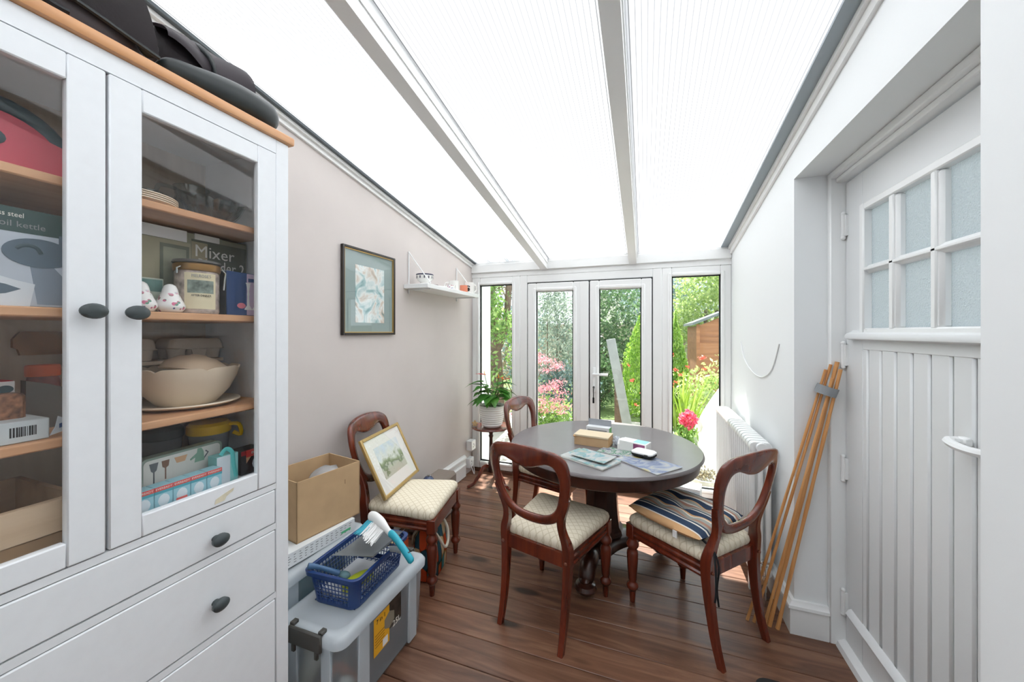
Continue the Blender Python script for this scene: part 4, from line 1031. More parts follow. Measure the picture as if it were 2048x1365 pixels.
for q in range(12):
    a = 2*PI*q/12; m = basis((.0605*math.cos(a), .0605*math.sin(a), .057), (-math.sin(a), math.cos(a), 0), (0, 0, 1)); mb.box(-.004, .004, -.009, .009, 0, .0012, mtx=m)
mb.build('painted_band', P('paintband', '#4a4658', .4), t, world=False)['kind'] = 'stuff'
tag(MB().lathe([(.015, 0), (.022, 0), (.026, .012), (.022, .016)], (-1.49, 2.43, SZ), 18).build('tea_light_holder', P('brown_holder', '#4a2a22', .4)), 'tiny dark brown holder beside the footed bowl on the wall shelf', 'holder')
tag(MB().lathe([(.02, 0), (.03, 0), (.05, .012), (.052, .016), (.03, .006), (.01, .004)], (-1.5, 2.535, SZ), 28).build('saucer', 'ceramic'), 'small white saucer in the middle of the wall shelf', 'saucer')
t = thing('painted_dish', 'low grey-and-white painted dish beside the white mug on the wall shelf', 'dish', (-1.475, 2.64, SZ))
MB().lathe(ring_prof(.04, .035), n=28).build('dish', 'floral', t, world=False)
def mug(name, loc, r, h, label, mat='ceramic', handle=R(200)):
    t = thing(name, label, 'mug', loc)
    MB().lathe(ring_prof(r, h, .003, .006), n=32).build('cup', mat, t, world=False)
    if handle is not None:
        ca, sa = math.cos(handle), math.sin(handle)
        MB().tube(catmull([(ca*(r-.002), sa*(r-.002), h*.82), (ca*(r+.028), sa*(r+.028), h*.78), (ca*(r+.03), sa*(r+.03), h*.35), (ca*(r-.002), sa*(r-.002), h*.2)], 5), .005, 8).build('handle', mat, t, world=False)
    return t
mug('mug', (-1.5, 2.74, SZ), .042, .085, 'plain white mug beside the orange candle glass on the wall shelf', handle=R(215))
t = thing('candle_glass', 'short orange candle glass between the two white mugs on the wall shelf', 'candle', (-1.475, 2.87, SZ))
MB().lathe(ring_prof(.034, .062, .002), n=28).build('glass', P('orange_glass', '#e38a6c', .2, coat=.4), t, world=False)
MB().lathe([(.005, .012), (.03, .012), (.03, .05), (.005, .05)], n=24).build('wax', 'orange', t, world=False)
t = mug('mug', (-1.48, 2.985, SZ), .045, .1, 'white mug with a black paw print at the far end of the wall shelf', handle=R(60))
mb = MB()
for (a, z, rr, sz) in ((-72, .036, .013, 1.25), (-90, .06, .005, 1.5), (-76, .066, .005, 1.5), (-62, .062, .005, 1.5), (-104, .048, .0045, 1.4)):
    an = R(a); m = basis((.0452*math.cos(an), .0452*math.sin(an), z), (-math.sin(an), math.cos(an), 0), (0, 0, 1))
    mb.lathe([(rr*.2, .0008), (rr, .0006), (rr, -.001)], (0, 0, 0), 14, m @ Matrix.Diagonal((1, sz, 1, 1)))
mb.build('paw_print', 'text_black', t, world=False)

# sockets, cable
for (y, z, lb) in ((3.245, .275, 'upper white double socket in the corner above the baseboard'), (3.235, .11, 'lower white socket on the baseboard in the corner')):
    t = thing('wall_socket', lb, 'socket', (LX+.001, y, z), 0, 'corner sockets')
    d = .06 if z > .2 else .045
    MB().box(0, d, -.045, .045, -.045, .045, .004).build('case', 'gloss_white', t, world=False)
    MB().box(d, d+.0008, -.012, -.006, .005, .02).box(d, d+.0008, -.012, -.006, -.02, -.008).build('slot', 'text_black', t, world=False)
    MB().box(d, d+.004, .012, .024, -.012, .012, .001).build('switch', 'gloss_white', t, world=False)
tag(MB().tube(catmull([(LX+.05, 3.21, .09), (LX+.07, 3.2, .05), (LX+.08, 3.21, .012), (LX+.06, 3.26, .006), (LX+.05, 3.27, .05), (LX+.045, 3.26, .085)], 6), .0035, 6).build('power_cable', 'gloss_white'), 'short white cable looping below the lower corner socket', 'cable')

# ================================================================= watercolour on the chair
def wc_mat():
    k = N('watercolour'); b = k.pbsdf(.85, 0, .2); v = k.coords()
    sp = k.n('SeparateXYZ'); k.l(v, sp.inputs[0])
    nz = k.n('TexNoise', i_Scale=16.0, i_Detail=6.0); k.l(v, nz.inputs['Vector'])
    gr = k.n('MapRange', i_1=.07, i_2=.24, i_3=.75, i_4=.1); k.l(sp.outputs['Z'], gr.inputs[0])
    ad = k.n('Math', operation='ADD'); m2 = k.n('Math', operation='MULTIPLY', i_1=.9); k.l(nz.outputs[0], m2.inputs[0]); k.l(m2.outputs[0], ad.inputs[0]); k.l(gr.outputs[0], ad.inputs[1])
    k.l(k.ramp(ad.outputs[0], [(.45, '#cfdbe6'), (.72, '#e3e6e0'), (.85, '#9fa88c'), (.95, '#7e8a6e'), (1.0, '#c3c4b4')]), b.inputs['Base Color']); return k.m
bz = on_chair(chairA, -.03, -.06, .4715)
t = thing('framed_watercolour', 'gold framed watercolour landscape leaning on the chair against the wall', 'picture', bz, R(-80))
t.rotation_euler = (R(26), 0, R(-80))
Wp, Hp = .215, .345
mb = MB()
for a in ((-Wp, -Wp+.018, 0, Hp), (Wp-.018, Wp, 0, Hp), (-Wp+.018, Wp-.018, 0, .018), (-Wp+.018, Wp-.018, Hp-.018, Hp)):
    mb.box(a[0], a[1], -.018, 0, a[2], a[3], .003)
mb.build('frame', P('gilt_wood', '#b99c63', .4, metal=.35), t, world=False)
MB().box(-Wp+.016, Wp-.016, -.014, -.008, .016, Hp-.016).build('mount', 'paper', t, world=False)
MB().box(-.13, .13, -.009, -.0072, .085, .27).build('painting', wc_mat(), t, world=False)
MB().box(-Wp+.017, Wp-.017, -.005, -.0035, .017, Hp-.017).build('picture_glass', 'picture_glass', t, world=False)

# ================================================================= storage stack beside the cabinet
def tote(name, label, x0, x1, y0, y1, h, loc_group):
    t = thing(name, label, 'storage box', ((x0+x1)/2, (y0+y1)/2, 0), 0, loc_group)
    hx, hy = (x1-x0)/2, (y1-y0)/2
    mb = MB()
    def ring(k, z): return [(p[0], p[1], z) for p in rrect(-hx+k, hx-k, -hy+k, hy-k, .04)]
    mb.rings([ring(.03, .004), ring(.022, .02), ring(.012, h-.035)], cap=False)
    mb.rings([ring(.06, .002), ring(.03, .004)], cap=True)
    mb.build('tub', 'tote', t, world=False, ang=50)
    for sx in (-1, 1):
        for y in (-hy*.52, hy*.6): MB().box(sx*(hx-.018)-.005, sx*(hx-.018)+.007, y-.028, y+.028, .01, h-.04, .003).build('stiffening_rib', 'tote_lid', t, world=False)
    for sy in (-1, 1):
        for x in (-hx*.5, hx*.5): MB().box(x-.022, x+.022, sy*(hy-.018)-.006, sy*(hy-.018)+.006, .01, h-.04, .003).build('stiffening_rib', 'tote_lid', t, world=False)
    l = MB().rings([ring(.008, h-.045), ring(.001, h-.042), ring(0, h-.018), ring(.008, h-.004), ring(.02, h), ring(.034, h), ring(.04, h-.005), ring(.09, h-.005)]).build('lid', 'tote_lid', t, world=False, ang=50)
    for sy in (-1, 1):
        c = MB().box(-.075, .075, sy*(hy+.002)-.006, sy*(hy+.002)+.006, h-.06, h+.002, .004).box(-.075, -.055, sy*(hy-.012)-.012, sy*(hy-.012)+.012, h-.004, h+.01, .003).box(.055, .075, sy*(hy-.012)-.012, sy*(hy-.012)+.012, h-.004, h+.01, .003).box(-.06, -.045, sy*(hy+.002)-.005, sy*(hy+.002)+.005, h-.085, h-.055, .002).box(.045, .06, sy*(hy+.002)-.005, sy*(hy+.002)+.005, h-.085, h-.055, .002)
        c.build('clip', 'dark_plastic', t, world=False)
    return t
big = tote('storage_tote', 'clear lidded storage tote with dark clips and a yellow label, nearest the viewer', -1.262, -.955, .965, 1.50, .335, 'clear totes')
hx = .1535
MB().box(hx-.0125, hx-.0115, -.09, .0, .13, .275).build('label', P('yellow_label', '#eeb02a', .5), big, world=False)
MB().box(hx-.0125, hx-.0113, .0, .075, .175, .285).build('label_photo', P('label_dark', '#3a342e', .5, var=(40, .5)), big, world=False)
MB().rings([[(x, p[0], p[1]) for p in [(.0+.034*math.cos(PI/3*q+PI/6), .215+.034*math.sin(PI/3*q+PI/6)) for q in range(6)]] for x in (hx-.0115, hx-.0108)]).build('label_hexagon', P('hexg', '#8a8272', .5), big, world=False)
text('lettering', '25L', .034, 'text_white', big, basis((hx-.0108, .045, .178), (0, 1, 0), (0, 0, 1)), False)
text('lettering', '7 in 1', .024, 'text_black', big, basis((hx-.0110, -.05, .255), (0, 1, 0), (0, 0, 1)), False)
mb = MB()
for q in range(5): mb.box(hx-.0114, hx-.0112, -.083, -.03, .205-q*.011, .209-q*.011)
mb.build('label_print', P('labprint', '#a8741c', .5), big, world=False)
MB().box(hx-.0114, hx-.0111, -.04, -.01, .135, .165).build('label_patch', 'white', big, world=False)
back = tote('storage_tote', 'clear lidded storage tote against the wall under the cardboard box', -1.585, -1.268, .93, 1.46, .44, 'clear totes')
# contents of the totes
tag(MB().tube(catmull([(-1.20, 1.05, .06), (-1.19, 1.08, .14), (-1.17, 1.06, .22), (-1.16, 1.04, .25)], 4), [.03, .034, .036, .038, .04, .042, .042, .04, .038, .036, .034, .03, .026], 12).build('cloth_bundle', P('cream_cloth', '#dcd9c8', .9)), 'cream cloth bundle at the near end inside the front tote', 'cloth')
tag(MB().sphere((-1.03, 1.06, .06), .05, 3, (.75, .9, 1)).build('sponge_ball', P('pale_ball', '#d8d6cc', .8)), 'pale rounded item at the near right corner inside the front tote', 'ball')
tag(MB().tube(catmull([(-1.14, 1.04, .02), (-1.10, 1.02, .09), (-1.08, 1.08, .12), (-1.05, 1.14, .03)], 5), .016, 10).build('orange_hose', P('rust', '#b2633f', .6)), 'rust orange coil inside the front tote', 'hose')
t, hx_, hy_ = box_thing('dark_carton', 'long dark carton along the bottom of the front tote', 'box', -1.16, -1.01, 1.16, 1.45, .006, .2, P('dark_carton', '#6b7078', .7))
t, hx_, hy_ = box_thing('teal_folder', 'teal folders stacked inside the back tote', 'folder', -1.54, -1.32, .98, 1.40, .006, .36, P('teal_folder', '#4f7f86', .7, var=(8, .2)))
# flat printed box + big cardboard box
t, hx_, hy_ = box_thing('flat_box', 'flat white printed box on the back tote lid under the cardboard box', 'box', -1.55, -1.30, 1.05, 1.40, .441, .497, P('printed_white', '#e6e9ea', .55), R(-6))
mb = MB(); rg = random.Random(9)
for q in range(14):
    y = -.17+q*.024
    for r_ in range(4): mb.box(hx_, hx_+.0004, y, y+rg.uniform(.005, .014), .012+r_*.01, .015+r_*.01)
mb.build('print', 'text_grey', t, world=False)
MB().box(hx_, hx_+.0006, .1, .15, .015, .025).build('green_strip', P('green_strip', '#5fc08a', .5), t, world=False)
t = thing('cardboard_box', 'open brown cardboard box on top of the back tote', 'box', (-1.435, 1.30, .4975), R(-10))
mb = MB(); hx_, hy_, hh = .118, .152, .252
mb.box(hx_-.004, hx_, -hy_, hy_, 0, hh).box(-hx_, -hx_+.004, -hy_, hy_, 0, hh).box(-hx_, hx_, -hy_, -hy_+.004, 0, hh).box(-hx_, hx_, hy_-.004, hy_, 0, hh).box(-hx_, hx_, -hy_, hy_, 0, .005)
mb.build('carton', 'card', t, world=False)
MB().box(hx_, hx_+.0004, .07, .073, .17, .19).build('ink_mark', P('inkb', '#8a6f4c', .8), t, world=False)
tag(MB().sphere(on_chair(t, .015, .045, .155), .08, 3, (1, 1.1, 1.05), fx=lambda d: 1+.12*math.sin(9*d.x+4*d.z)*math.cos(7*d.y)).build('plastic_bag', FROST('bag_plastic', '#dcdcdc', .25, .55, .2), ang=70), 'crumpled translucent plastic bag sticking out of the cardboard box', 'bag')
tag(MB().box(-.08, .06, -.135, -.07, .175, .185, .002).box(-.07, .05, -.13, -.08, .006, .1745).xf(wm(t)).build('dark_folder', P('dkfold', '#5b4a40', .6)), 'dark brown folder inside the cardboard box beside the plastic bag', 'folder')

# ---- blue basket on the front tote
t = thing('plastic_basket', 'navy blue mesh plastic basket on the front tote lid', 'basket', (-1.112, 1.235, .3355), R(3))
bx, by, bh = .118, .172, .128
def bring(k, z, r=.03): return [(p[0], p[1], z) for p in rrect(-bx+k, bx-k, -by+k, by-k, r)]
MB().rings([bring(.022, .0), bring(.02, .004), bring(.02, .022), bring(.024, .022), bring(.024, .006)], cap=False).build('base_band', 'navy_plastic', t, world=False)
MB().rings([bring(.003, bh-.018), bring(-.004, bh-.016), bring(-.006, bh), bring(.0, bh+.003), bring(.006, bh), bring(.006, bh-.018)], closed=True).build('rim', 'navy_plastic', t, world=False, ang=50)
def lerp_side(side, u, z):
    k = .022-.018*(z/bh); hx2, hy2 = bx-k, by-k
    return {'x+': (hx2, -hy2+.03+u*(2*hy2-.06), z), 'x-': (-hx2, -hy2+.03+u*(2*hy2-.06), z), 'y+': (-hx2+.03+u*(2*hx2-.06), hy2, z), 'y-': (-hx2+.03+u*(2*hx2-.06), -hy2, z)}[side]
for side, nn in (('x+', 17), ('x-', 17), ('y+', 10), ('y-', 10)):
    mb = MB()
    for q in range(nn+1): mb.tube([lerp_side(side, q/nn, .015), lerp_side(side, q/nn, bh-.012)], .0022, 4)
    for z in (.036, .052, .068, .084, .1): mb.tube([lerp_side(side, 0, z), lerp_side(side, 1, z)], .0022, 4)
    mb.build('mesh_side', 'navy_plastic', t, world=False)
for sx in (-1, 1):
    for sy in (-1, 1):
        MB().rings([[(sx*(bx-k-.03+.03*math.cos(a)), sy*(by-k-.03+.03*math.sin(a)), z) for k in (.022-.018*z/bh,) for a in [q*PI/2/6 for q in range(7)]] + [(sx*(bx-k-.03+.026*math.cos(a)), sy*(by-k-.03+.026*math.sin(a)), z) for k in (.022-.018*z/bh,) for a in [q*PI/2/6 for q in range(6, -1, -1)]] for z in (.01, bh-.01)]).build('corner_post', 'navy_plastic', t, world=False)
mb = MB()
for q in range(9): mb.box(-.092+q*.022, -.089+q*.022, -.145, .145, .002, .005)
for q in range(13): mb.box(-.092, .092, -.146+q*.0235, -.143+q*.0235, .002, .005)
mb.build('mesh_base', 'navy_plastic', t, world=False)
BK = t
def inb(p): return wm(BK) @ Vector(p)
# dustpan & brush across the basket
t = thing('dustpan', 'grey plastic dustpan lying across the blue basket', 'dustpan', (-1.175, 1.25, .4705), R(-90))
def pan(u, v):
    x = (u*2-1); w = .112-.02*v
    z = max(abs(x)**3*.04*(.3+.7*v), max(0, v-.72)**1.5*.36)
    return (x*w, v*.205, z)
MB().sheet(pan, 22, 16).solid(.003).build('pan', 'grey_plastic', t, world=False, ang=60)
MB().tube(catmull([(0, .2, .016), (0, .225, .02), (0, .25, .018)], 5), .012, 10, flat=.6).build('handle', 'grey_plastic', t, world=False)
t = thing('hand_brush', 'white and turquoise hand brush lying in the dustpan on the basket', 'brush', (-1.06, 1.268, .553))
hd = catmull([(-.065, .035, .012), (-.03, .025, .022), (.02, .01, .012), (.07, -.006, -.008), (.1, -.016, -.012), (.15, -.026, -.045), (.2, -.034, -.088)], 6)
rad = [.008, .016, .021, .023, .024, .024]+[.024]*6+[.023, .021, .019, .017, .016, .015]+[.0145]*19
MB().tube(hd[:22], rad[:22], 12, flat=.7).build('head', 'white', t, world=False, ang=70)
MB().tube(hd[19:], [.0135]+[.0155]*(len(hd)-21)+[.009], 12, flat=.8).build('handle', 'teal', t, world=False, ang=70)
MB().tube([tuple(hd[-4]+Vector((.002, 0, .013))), tuple(hd[-4]+Vector((.004, 0, .0165)))], .005, 12).build('hanging_hole', 'black', t, world=False)
mb = MB(); mb2 = MB(); rg = random.Random(2)
for q in range(240):
    k = rg.uniform(0, 15); p = hd[int(k)]; off = Vector((rg.uniform(-.006, .006), rg.uniform(-.02, .004), -.01))
    e = p+off+Vector((-.012+rg.uniform(-.006, .006), -.055+rg.uniform(-.006, .006), -.028+rg.uniform(-.005, .005)))
    (mb if k < 7.5 else mb2).tube([p+off, e], .0018, 4)
mb.build('bristles', 'teal', t, world=False); mb2.build('bristles', 'white', t, world=False)
for o_ in t.children:
    if o_.name.startswith('bristles'): o_['kind'] = 'stuff'
t = thing('scrubbing_brush', 'lime green scrubbing brush inside the blue basket', 'brush', inb((.045, -.07, .035)), R(70))
MB().sphere((0, 0, .03), .03, 3, (2.2, .8, .55)).build('back', P('lime', '#b5c02c', .5), t, world=False)
mb = MB()
for q in range(120): 
    x, y = rg.uniform(-.06, .06), rg.uniform(-.02, .02); mb.tube([(x, y, .026), (x*1.05, y*1.2, .0)], .0014, 4)
mb.build('bristles', P('lime2', '#cfd25a', .6), t, world=False)
t = thing('paint_brush', 'long brush with a slate blue handle resting on the basket rim', 'brush', inb((-.05, -.1, .07)), R(0))
MB().tube(catmull([(-.045, -.075, .077), (-.02, -.045, .06), (.03, .0, .02)], 5), [.011, .011, .011, .01, .009, .008, .008, .009, .01, .011, .012], 10).build('handle', P('slate_blue', '#44688f', .4), t, world=False)
MB().sphere((.045, .012, .01), .022, 2, (1.3, .8, .6)).build('head', P('teal_grey', '#6f9198', .8, bump=(150, .8)), t, world=False)
tag(MB().box(-.09, .06, -.12, .09, .008, .03, .004).xf(wm(BK)).build('white_packet', P('grey_packet', '#c9ccd0', .6)), 'pale packet lying in the bottom of the blue basket', 'packet')

# ---- under and behind the wall chair
def tote_mat():
    k = N('petal_print'); b = k.pbsdf(.85, 0, .2)
    tc = k.n('TexCoord'); mp = k.n('Mapping'); mp.inputs['Scale'].default_value = (22, 22, 9); k.l(tc.outputs['Object'], mp.inputs[0])
    vo = k.n('TexVoronoi', i_Scale=1.0, i_Randomness=.35); k.l(mp.outputs[0], vo.inputs['Vector'])
    c = k.ramp(k.n('SeparateColor').outputs[0], [(0, '#ffffff'), (1, '#ffffff')])
    se = k.n('SeparateColor'); k.l(vo.outputs['Color'], se.inputs[0])
    r = k.ramp(se.outputs[0], [(0, '#d0562f'), (.25, '#e08b52'), (.45, '#3e7f8a'), (.65, '#c9b08a'), (.82, '#2f5563')]); r.node.color_ramp.interpolation = 'CONSTANT'
    ed = k.ramp(vo.outputs['Distance'], [(.52, '#ffffff'), (.6, '#b79b72')])
    mx = k.n('MixRGB', blend_type='MULTIPLY', i_0=1.0); k.l(r, mx.inputs[1]); k.l(ed, mx.inputs[2]); k.l(mx.outputs[0], b.inputs['Base Color']); return k.m
t = thing('tote_bag', 'orange and teal petal-patterned tote bag with rope handles under the wall chair', 'bag', (-1.165, 1.85, .001), R(10))
puff(MB(), [(.0, .06, .11, 0, 0), (.01, .07, .12, 0, 0), (.12, .075, .125, 0, 0), (.24, .055, .12, 0, 0), (.285, .03, .11, 0, 0)]).build('bag', tote_mat(), t, world=False, ang=60)
for sx in (-1, 1):
    MB().tube(catmull([(sx*.04, -.07, .27), (sx*.075, -.06, .22), (sx*.095, -.02, .15), (sx*.095, .03, .16), (sx*.08, .06, .22), (sx*.042, .07, .28)], 6), .008, 8).build('rope_handle', 'rope', t, world=False)
t, hx_, hy_ = box_thing('small_carton', 'small brown and orange carton under the wall chair behind the front tote', 'box', -1.30, -1.18, 1.56, 1.66, 0, .28, 'card', R(5))
plate(t, 'orange_end', hx_, -hy_, hy_, .0, .279, 'orange')
t, hx_, hy_ = box_thing('floor_box', 'grey-brown padded box on the floor beyond the wall chair', 'box', -1.53, -1.36, 2.12, 2.55, 0, .30, P('taupe_box', '#8d8178', .8), R(2), .02)
t = thing('bottle_cap', 'white rounded bottle top on the box beyond the wall chair', 'bottle', (-1.46, 2.16, .3005))
MB().lathe([(.02, 0), (.028, .004), (.03, .02), (.026, .034), (.014, .042), (.003, .044)], n=24).build('top', P('pearl', '#cfdde0', .2), t, world=False)
t = thing('blue_flask', 'dark glossy blue flask on the box beyond the wall chair', 'flask', (-1.43, 2.245, .3005))
MB().lathe([(.02, 0), (.036, .003), (.04, .02), (.036, .04), (.024, .054), (.008, .06)], n=24).build('body', P('blue_gloss', '#2a3f66', .15, coat=.6), t, world=False)
MB().lathe([(.012, .057), (.014, .06), (.012, .068), (.004, .07)], n=14).build('cap', 'chrome', t, world=False)

# ================================================================= on the table (top at .70)
TZ = .7005
t = thing('cardboard_box', 'small closed brown cardboard box in the middle of the table', 'box', (-.29, 2.255, TZ), R(-8))
MB().box(-.1, .1, -.062, .062, 0, .058).build('carton', 'card', t, world=False)
MB().box(-.103, .103, -.065, .06, .058, .0605).box(-.103, .103, -.0655, -.0635, .052, .059).build('lid', P('card_pale', '#d9c8ab', .8), t, world=False)
MB().prism([(-.05, .004), (.045, .004), (.02, .05), (-.05, .055)], 'x', .1, .104).prism([(-.068, .045), (-.055, .052), (-.058, .06), (-.072, .052)], 'x', -.104, -.09).build('flap', 'card_in', t, world=False)
t = thing('clear_wrapping', 'crumpled clear wrapping beside the small cardboard box', 'wrapping', (-.158, 2.27, TZ))
MB().sphere((0, 0, .026), .026, 3, (.8, 1.2, 1), fx=lambda d: 1+.2*math.sin(9*d.x+7*d.y)*math.cos(8*d.z)).build('wrapping', FROST('wrap', '#dfe3ea', .3, .6, .15), t, world=False)
t = thing('leaflet_box', 'open grey and white carton with green edge behind the small cardboard box', 'box', (-.285, 2.47, TZ), R(-8))
MB().box(-.075, .075, -.03, .03, 0, .052).build('carton', P('gw', '#dfe2e4', .6), t, world=False)
MB().box(.075, .0765, -.03, .03, 0, .05).build('green_edge', P('grn', '#6fae68', .6), t, world=False)
MB().box(-.075, .075, .026, .03, .052, .092).build('lid_flap', P('gflap', '#9ba0a6', .6), t, world=False)
MB().box(-.066, .06, -.0306, -.03, .028, .036).build('print', 'text_grey', t, world=False)
def cover(name, stops, sc):
    return art(name, stops, sc, 1)
def mag(name, label, loc, rz, w, d, th, mat, n=1):
    t = thing(name, label, 'magazine', loc, rz)
    MB().sheet(lambda u, v: ((u-.5)*w, (v-.5)*d, th*(.9+.22*math.sin(u*5+v*2))), 8, 8).solid(th*.2).build('cover', mat, t, world=False)
    MB().box(-w/2+.003, w/2-.003, -d/2+.003, d/2-.003, 0, th*.42).build('pages', 'paper', t, world=False)
    return t
m1 = cover('cover_a', [(.36, '#f1f3f0'), (.47, '#eef3f2'), (.52, '#a9d9df'), (.58, '#cfe3d8'), (.62, '#f0efe9'), (.72, '#9aa88a')], 9)
m2 = cover('cover_b', [(.36, '#f2f3f1'), (.46, '#d5deee'), (.52, '#a9b8da'), (.57, '#eef0f2'), (.64, '#ecdc85'), (.7, '#f4f4f0')], 8)
m3 = cover('cover_c', [(.36, '#f0f2ee'), (.44, '#58aa84'), (.5, '#f1f2f0'), (.64, '#7b88a2'), (.72, '#e9e4da')], 14)
mag('magazine', 'folded newspaper and colour brochures at the near side of the table', (-.27, 1.96, TZ), R(-28), .27, .17, .012, m1)
t = mag('magazine', 'upper folded brochure with turquoise cover on the newspaper pile', (-.255, 1.965, TZ+.0195), R(-24), .2, .13, .006, m1)
mag('leaflet', 'large blue and yellow leaflet under the white case on the table', (.015, 2.005, TZ), R(-40), .26, .19, .006, m2)
mag('leaflet', 'green and white leaflet sticking out under the white carton', (-.155, 2.13, TZ), R(-20), .17, .12, .005, m3)
t, hx_, hy_ = box_thing('medicine_box', 'white carton with a purple panel beside the white case', 'box', -.13, .025, 2.16, 2.235, TZ, TZ+.055, 'white', R(-22))
plate_ = MB().box(.005, .07, -hy_-.0006, -hy_, .012, .05).build('purple_panel', P('purp', '#8f4f78', .5, var=(60, .3)), t, world=False)
MB().box(.0, .07, -.03, .035, .055, .0556).build('aqua_print', P('aq', '#9fd8dc', .5), t, world=False)
MB().prism([(-hy_, 0), (hy_, 0), (hy_, .05), (-hy_+.02, .055), (-hy_, .03)], 'x', -hx_-.012, -hx_).build('flap', 'white', t, world=False)
t = thing('glasses_case', 'white zipped case with a black seam lying on the blue leaflet', 'case', (-.005, 2.09, TZ+.0125), R(-25))
def cring(k, z, r=.02): return [(p[0], p[1], z) for p in rrect(-.058+k, .058-k, -.042+k, .042-k, r)]
MB().rings([cring(.004, 0), cring(0, .004), cring(0, .012)]).build('lower_shell', 'black', t, world=False)
MB().rings([cring(.0, .0145), cring(0, .021), cring(.006, .026), cring(.02, .028), cring(.035, .0285, .005)]).build('upper_shell', 'white', t, world=False)
MB().rings([cring(.001, .0118), cring(.001, .0148)]).build('zip', 'black', t, world=False)
MB().box(.02, .04, -.048, -.04, .008, .018, .002).build('zip_pull', 'black', t, world=False)

# ---- papers and bag on the floor by the right side light
t, hx_, hy_ = box_thing('paper_stack', 'white and pale blue papers standing by the right side light', 'papers', .16, .40, 3.06, 3.2, .0, .20, P('palepaper', '#dfe9ef', .6), R(-12))
MB().box(-hx_+.01, hx_-.005, -hy_-.002, -hy_, .09, .18).build('blue_sheet', P('bluesheet', '#c4d9e6', .6), t, world=False)
t, hx_, hy_ = box_thing('yellow_folder', 'thin yellow folder standing beside the papers by the side light', 'folder', .10, .128, 3.08, 3.22, 0, .22, P('yfold', '#d8a83c', .6))
t, hx_, hy_ = box_thing('black_folder', 'thin black folder at the end of the papers by the side light', 'folder', .06, .085, 3.1, 3.24, 0, .24, 'black')
# ================================================================= the garden
def foliage(n, c, rad, size, seed, shell=.55, aspect=2.2, up=0.0, shape=None):
    """cloud of small two-triangle leaves round an ellipsoid"""
    rg = random.Random(seed); vs = []; fs = []
    for i in range(n):
        while True:
            d = Vector((rg.uniform(-1, 1), rg.uniform(-1, 1), rg.uniform(-1, 1)))
            if .05 < d.length < 1: break
        d.normalize(); k = shell+(1-shell)*rg.random()
        if rg.random() < .3: k *= rg.random()**.5
        lump = 1+.18*math.sin(5*d.x+seed)*math.cos(4*d.z+seed*2)+.12*math.sin(9*d.y+3*d.z)
        p = Vector((d.x*rad[0]*k*lump, d.y*rad[1]*k*lump, d.z*rad[2]*k*lump))
        if shape: p = shape(p)
        p += Vector(c)
        a = Vector((rg.gauss(0, 1), rg.gauss(0, 1), rg.gauss(0, 1)+up)).normalized()
        b = a.cross(Vector((rg.gauss(0, 1), rg.gauss(0, 1), rg.gauss(0, 1)))).normalized()
        L = size*rg.uniform(.6, 1.3); W = L/aspect
        j = len(vs); vs += [p-a*L*.5, p+b*W*.5, p+a*L*.5, p-b*W*.5]; fs.append((j, j+1, j+2, j+3))
    return vs, fs
def leaf_obj(name, data, mat, parent):
    me = bpy.data.meshes.new(name); vs = []; fs = []
    for v, f in data:
        o = len(vs); vs += v; fs += [tuple(q+o for q in t_) for t_ in f]
    me.from_pydata([tuple(v) for v in vs], [], fs); me.materials.append(M[mat]); me.update()
    o = bpy.data.objects.new(name, me); COL.objects.link(o); o.parent = parent
    me.transform(wm(parent).inverted()); return o
M['leaf_dark'] = LEAF('leaf_dark', '#3c5a35', '#5f8250', '#8aa873', 2, .4)
M['leaf_mid'] = LEAF('leaf_mid', '#587f38', '#86ac55', '#b5cd84', 2, .5)
M['leaf_light'] = LEAF('leaf_light', '#8aa45a', '#b7cc7c', '#dbe6a8', 2, .5)
M['leaf_silver'] = LEAF('leaf_silver', '#6f8277', '#a9b8a8', '#e4ead9', 3, .4)
M['leaf_conifer'] = LEAF('leaf_conifer', '#6c9a2c', '#9cc544', '#c4dd6c', 4, .45)
M['leaf_blue'] = LEAF('leaf_blue', '#5f7a76', '#8aa3a0', '#b4c6c2', 2, .4)
M['leaf_spiky'] = LEAF('leaf_spiky', '#86a43a', '#b6c95a', '#e0e08a', 4, .5)
M['pink_fl'] = LEAF('pink_fl', '#d87f90', '#ec9fac', '#f6c5c9', 6, .5)
M['red_fl'] = LEAF('red_fl', '#d0463a', '#e8705c', '#f0a08c', 8, .5)
M['hyd_fl'] = LEAF('hyd_fl', '#d43f63', '#ea6b88', '#f4a0b0', 8, .4)
GZ = -.055
def shrub(name, label, cat, x, y, blobs, mat, stems=4, h=1.0, group=None, trunk_r=.011, mats=None):
    t = thing(name, label, cat, (x, y, GZ), 0, group)
    leaf_obj('foliage', [foliage(*b) for b in blobs], mat, t)
    rg = random.Random(int(x*100+y*10))
    for k in range(stems):
        a = rg.uniform(0, 2*PI)
        MB().tube(catmull([(x+.05*math.cos(a), y+.05*math.sin(a), GZ), (x+.12*math.cos(a), y+.12*math.sin(a), h*.4), (x+.3*math.cos(a+.4), y+.3*math.sin(a+.4), h*.8)], 4), [trunk_r*(1-.06*q) for q in range(9)], 7).build('stem', 'bark', t)
    return t
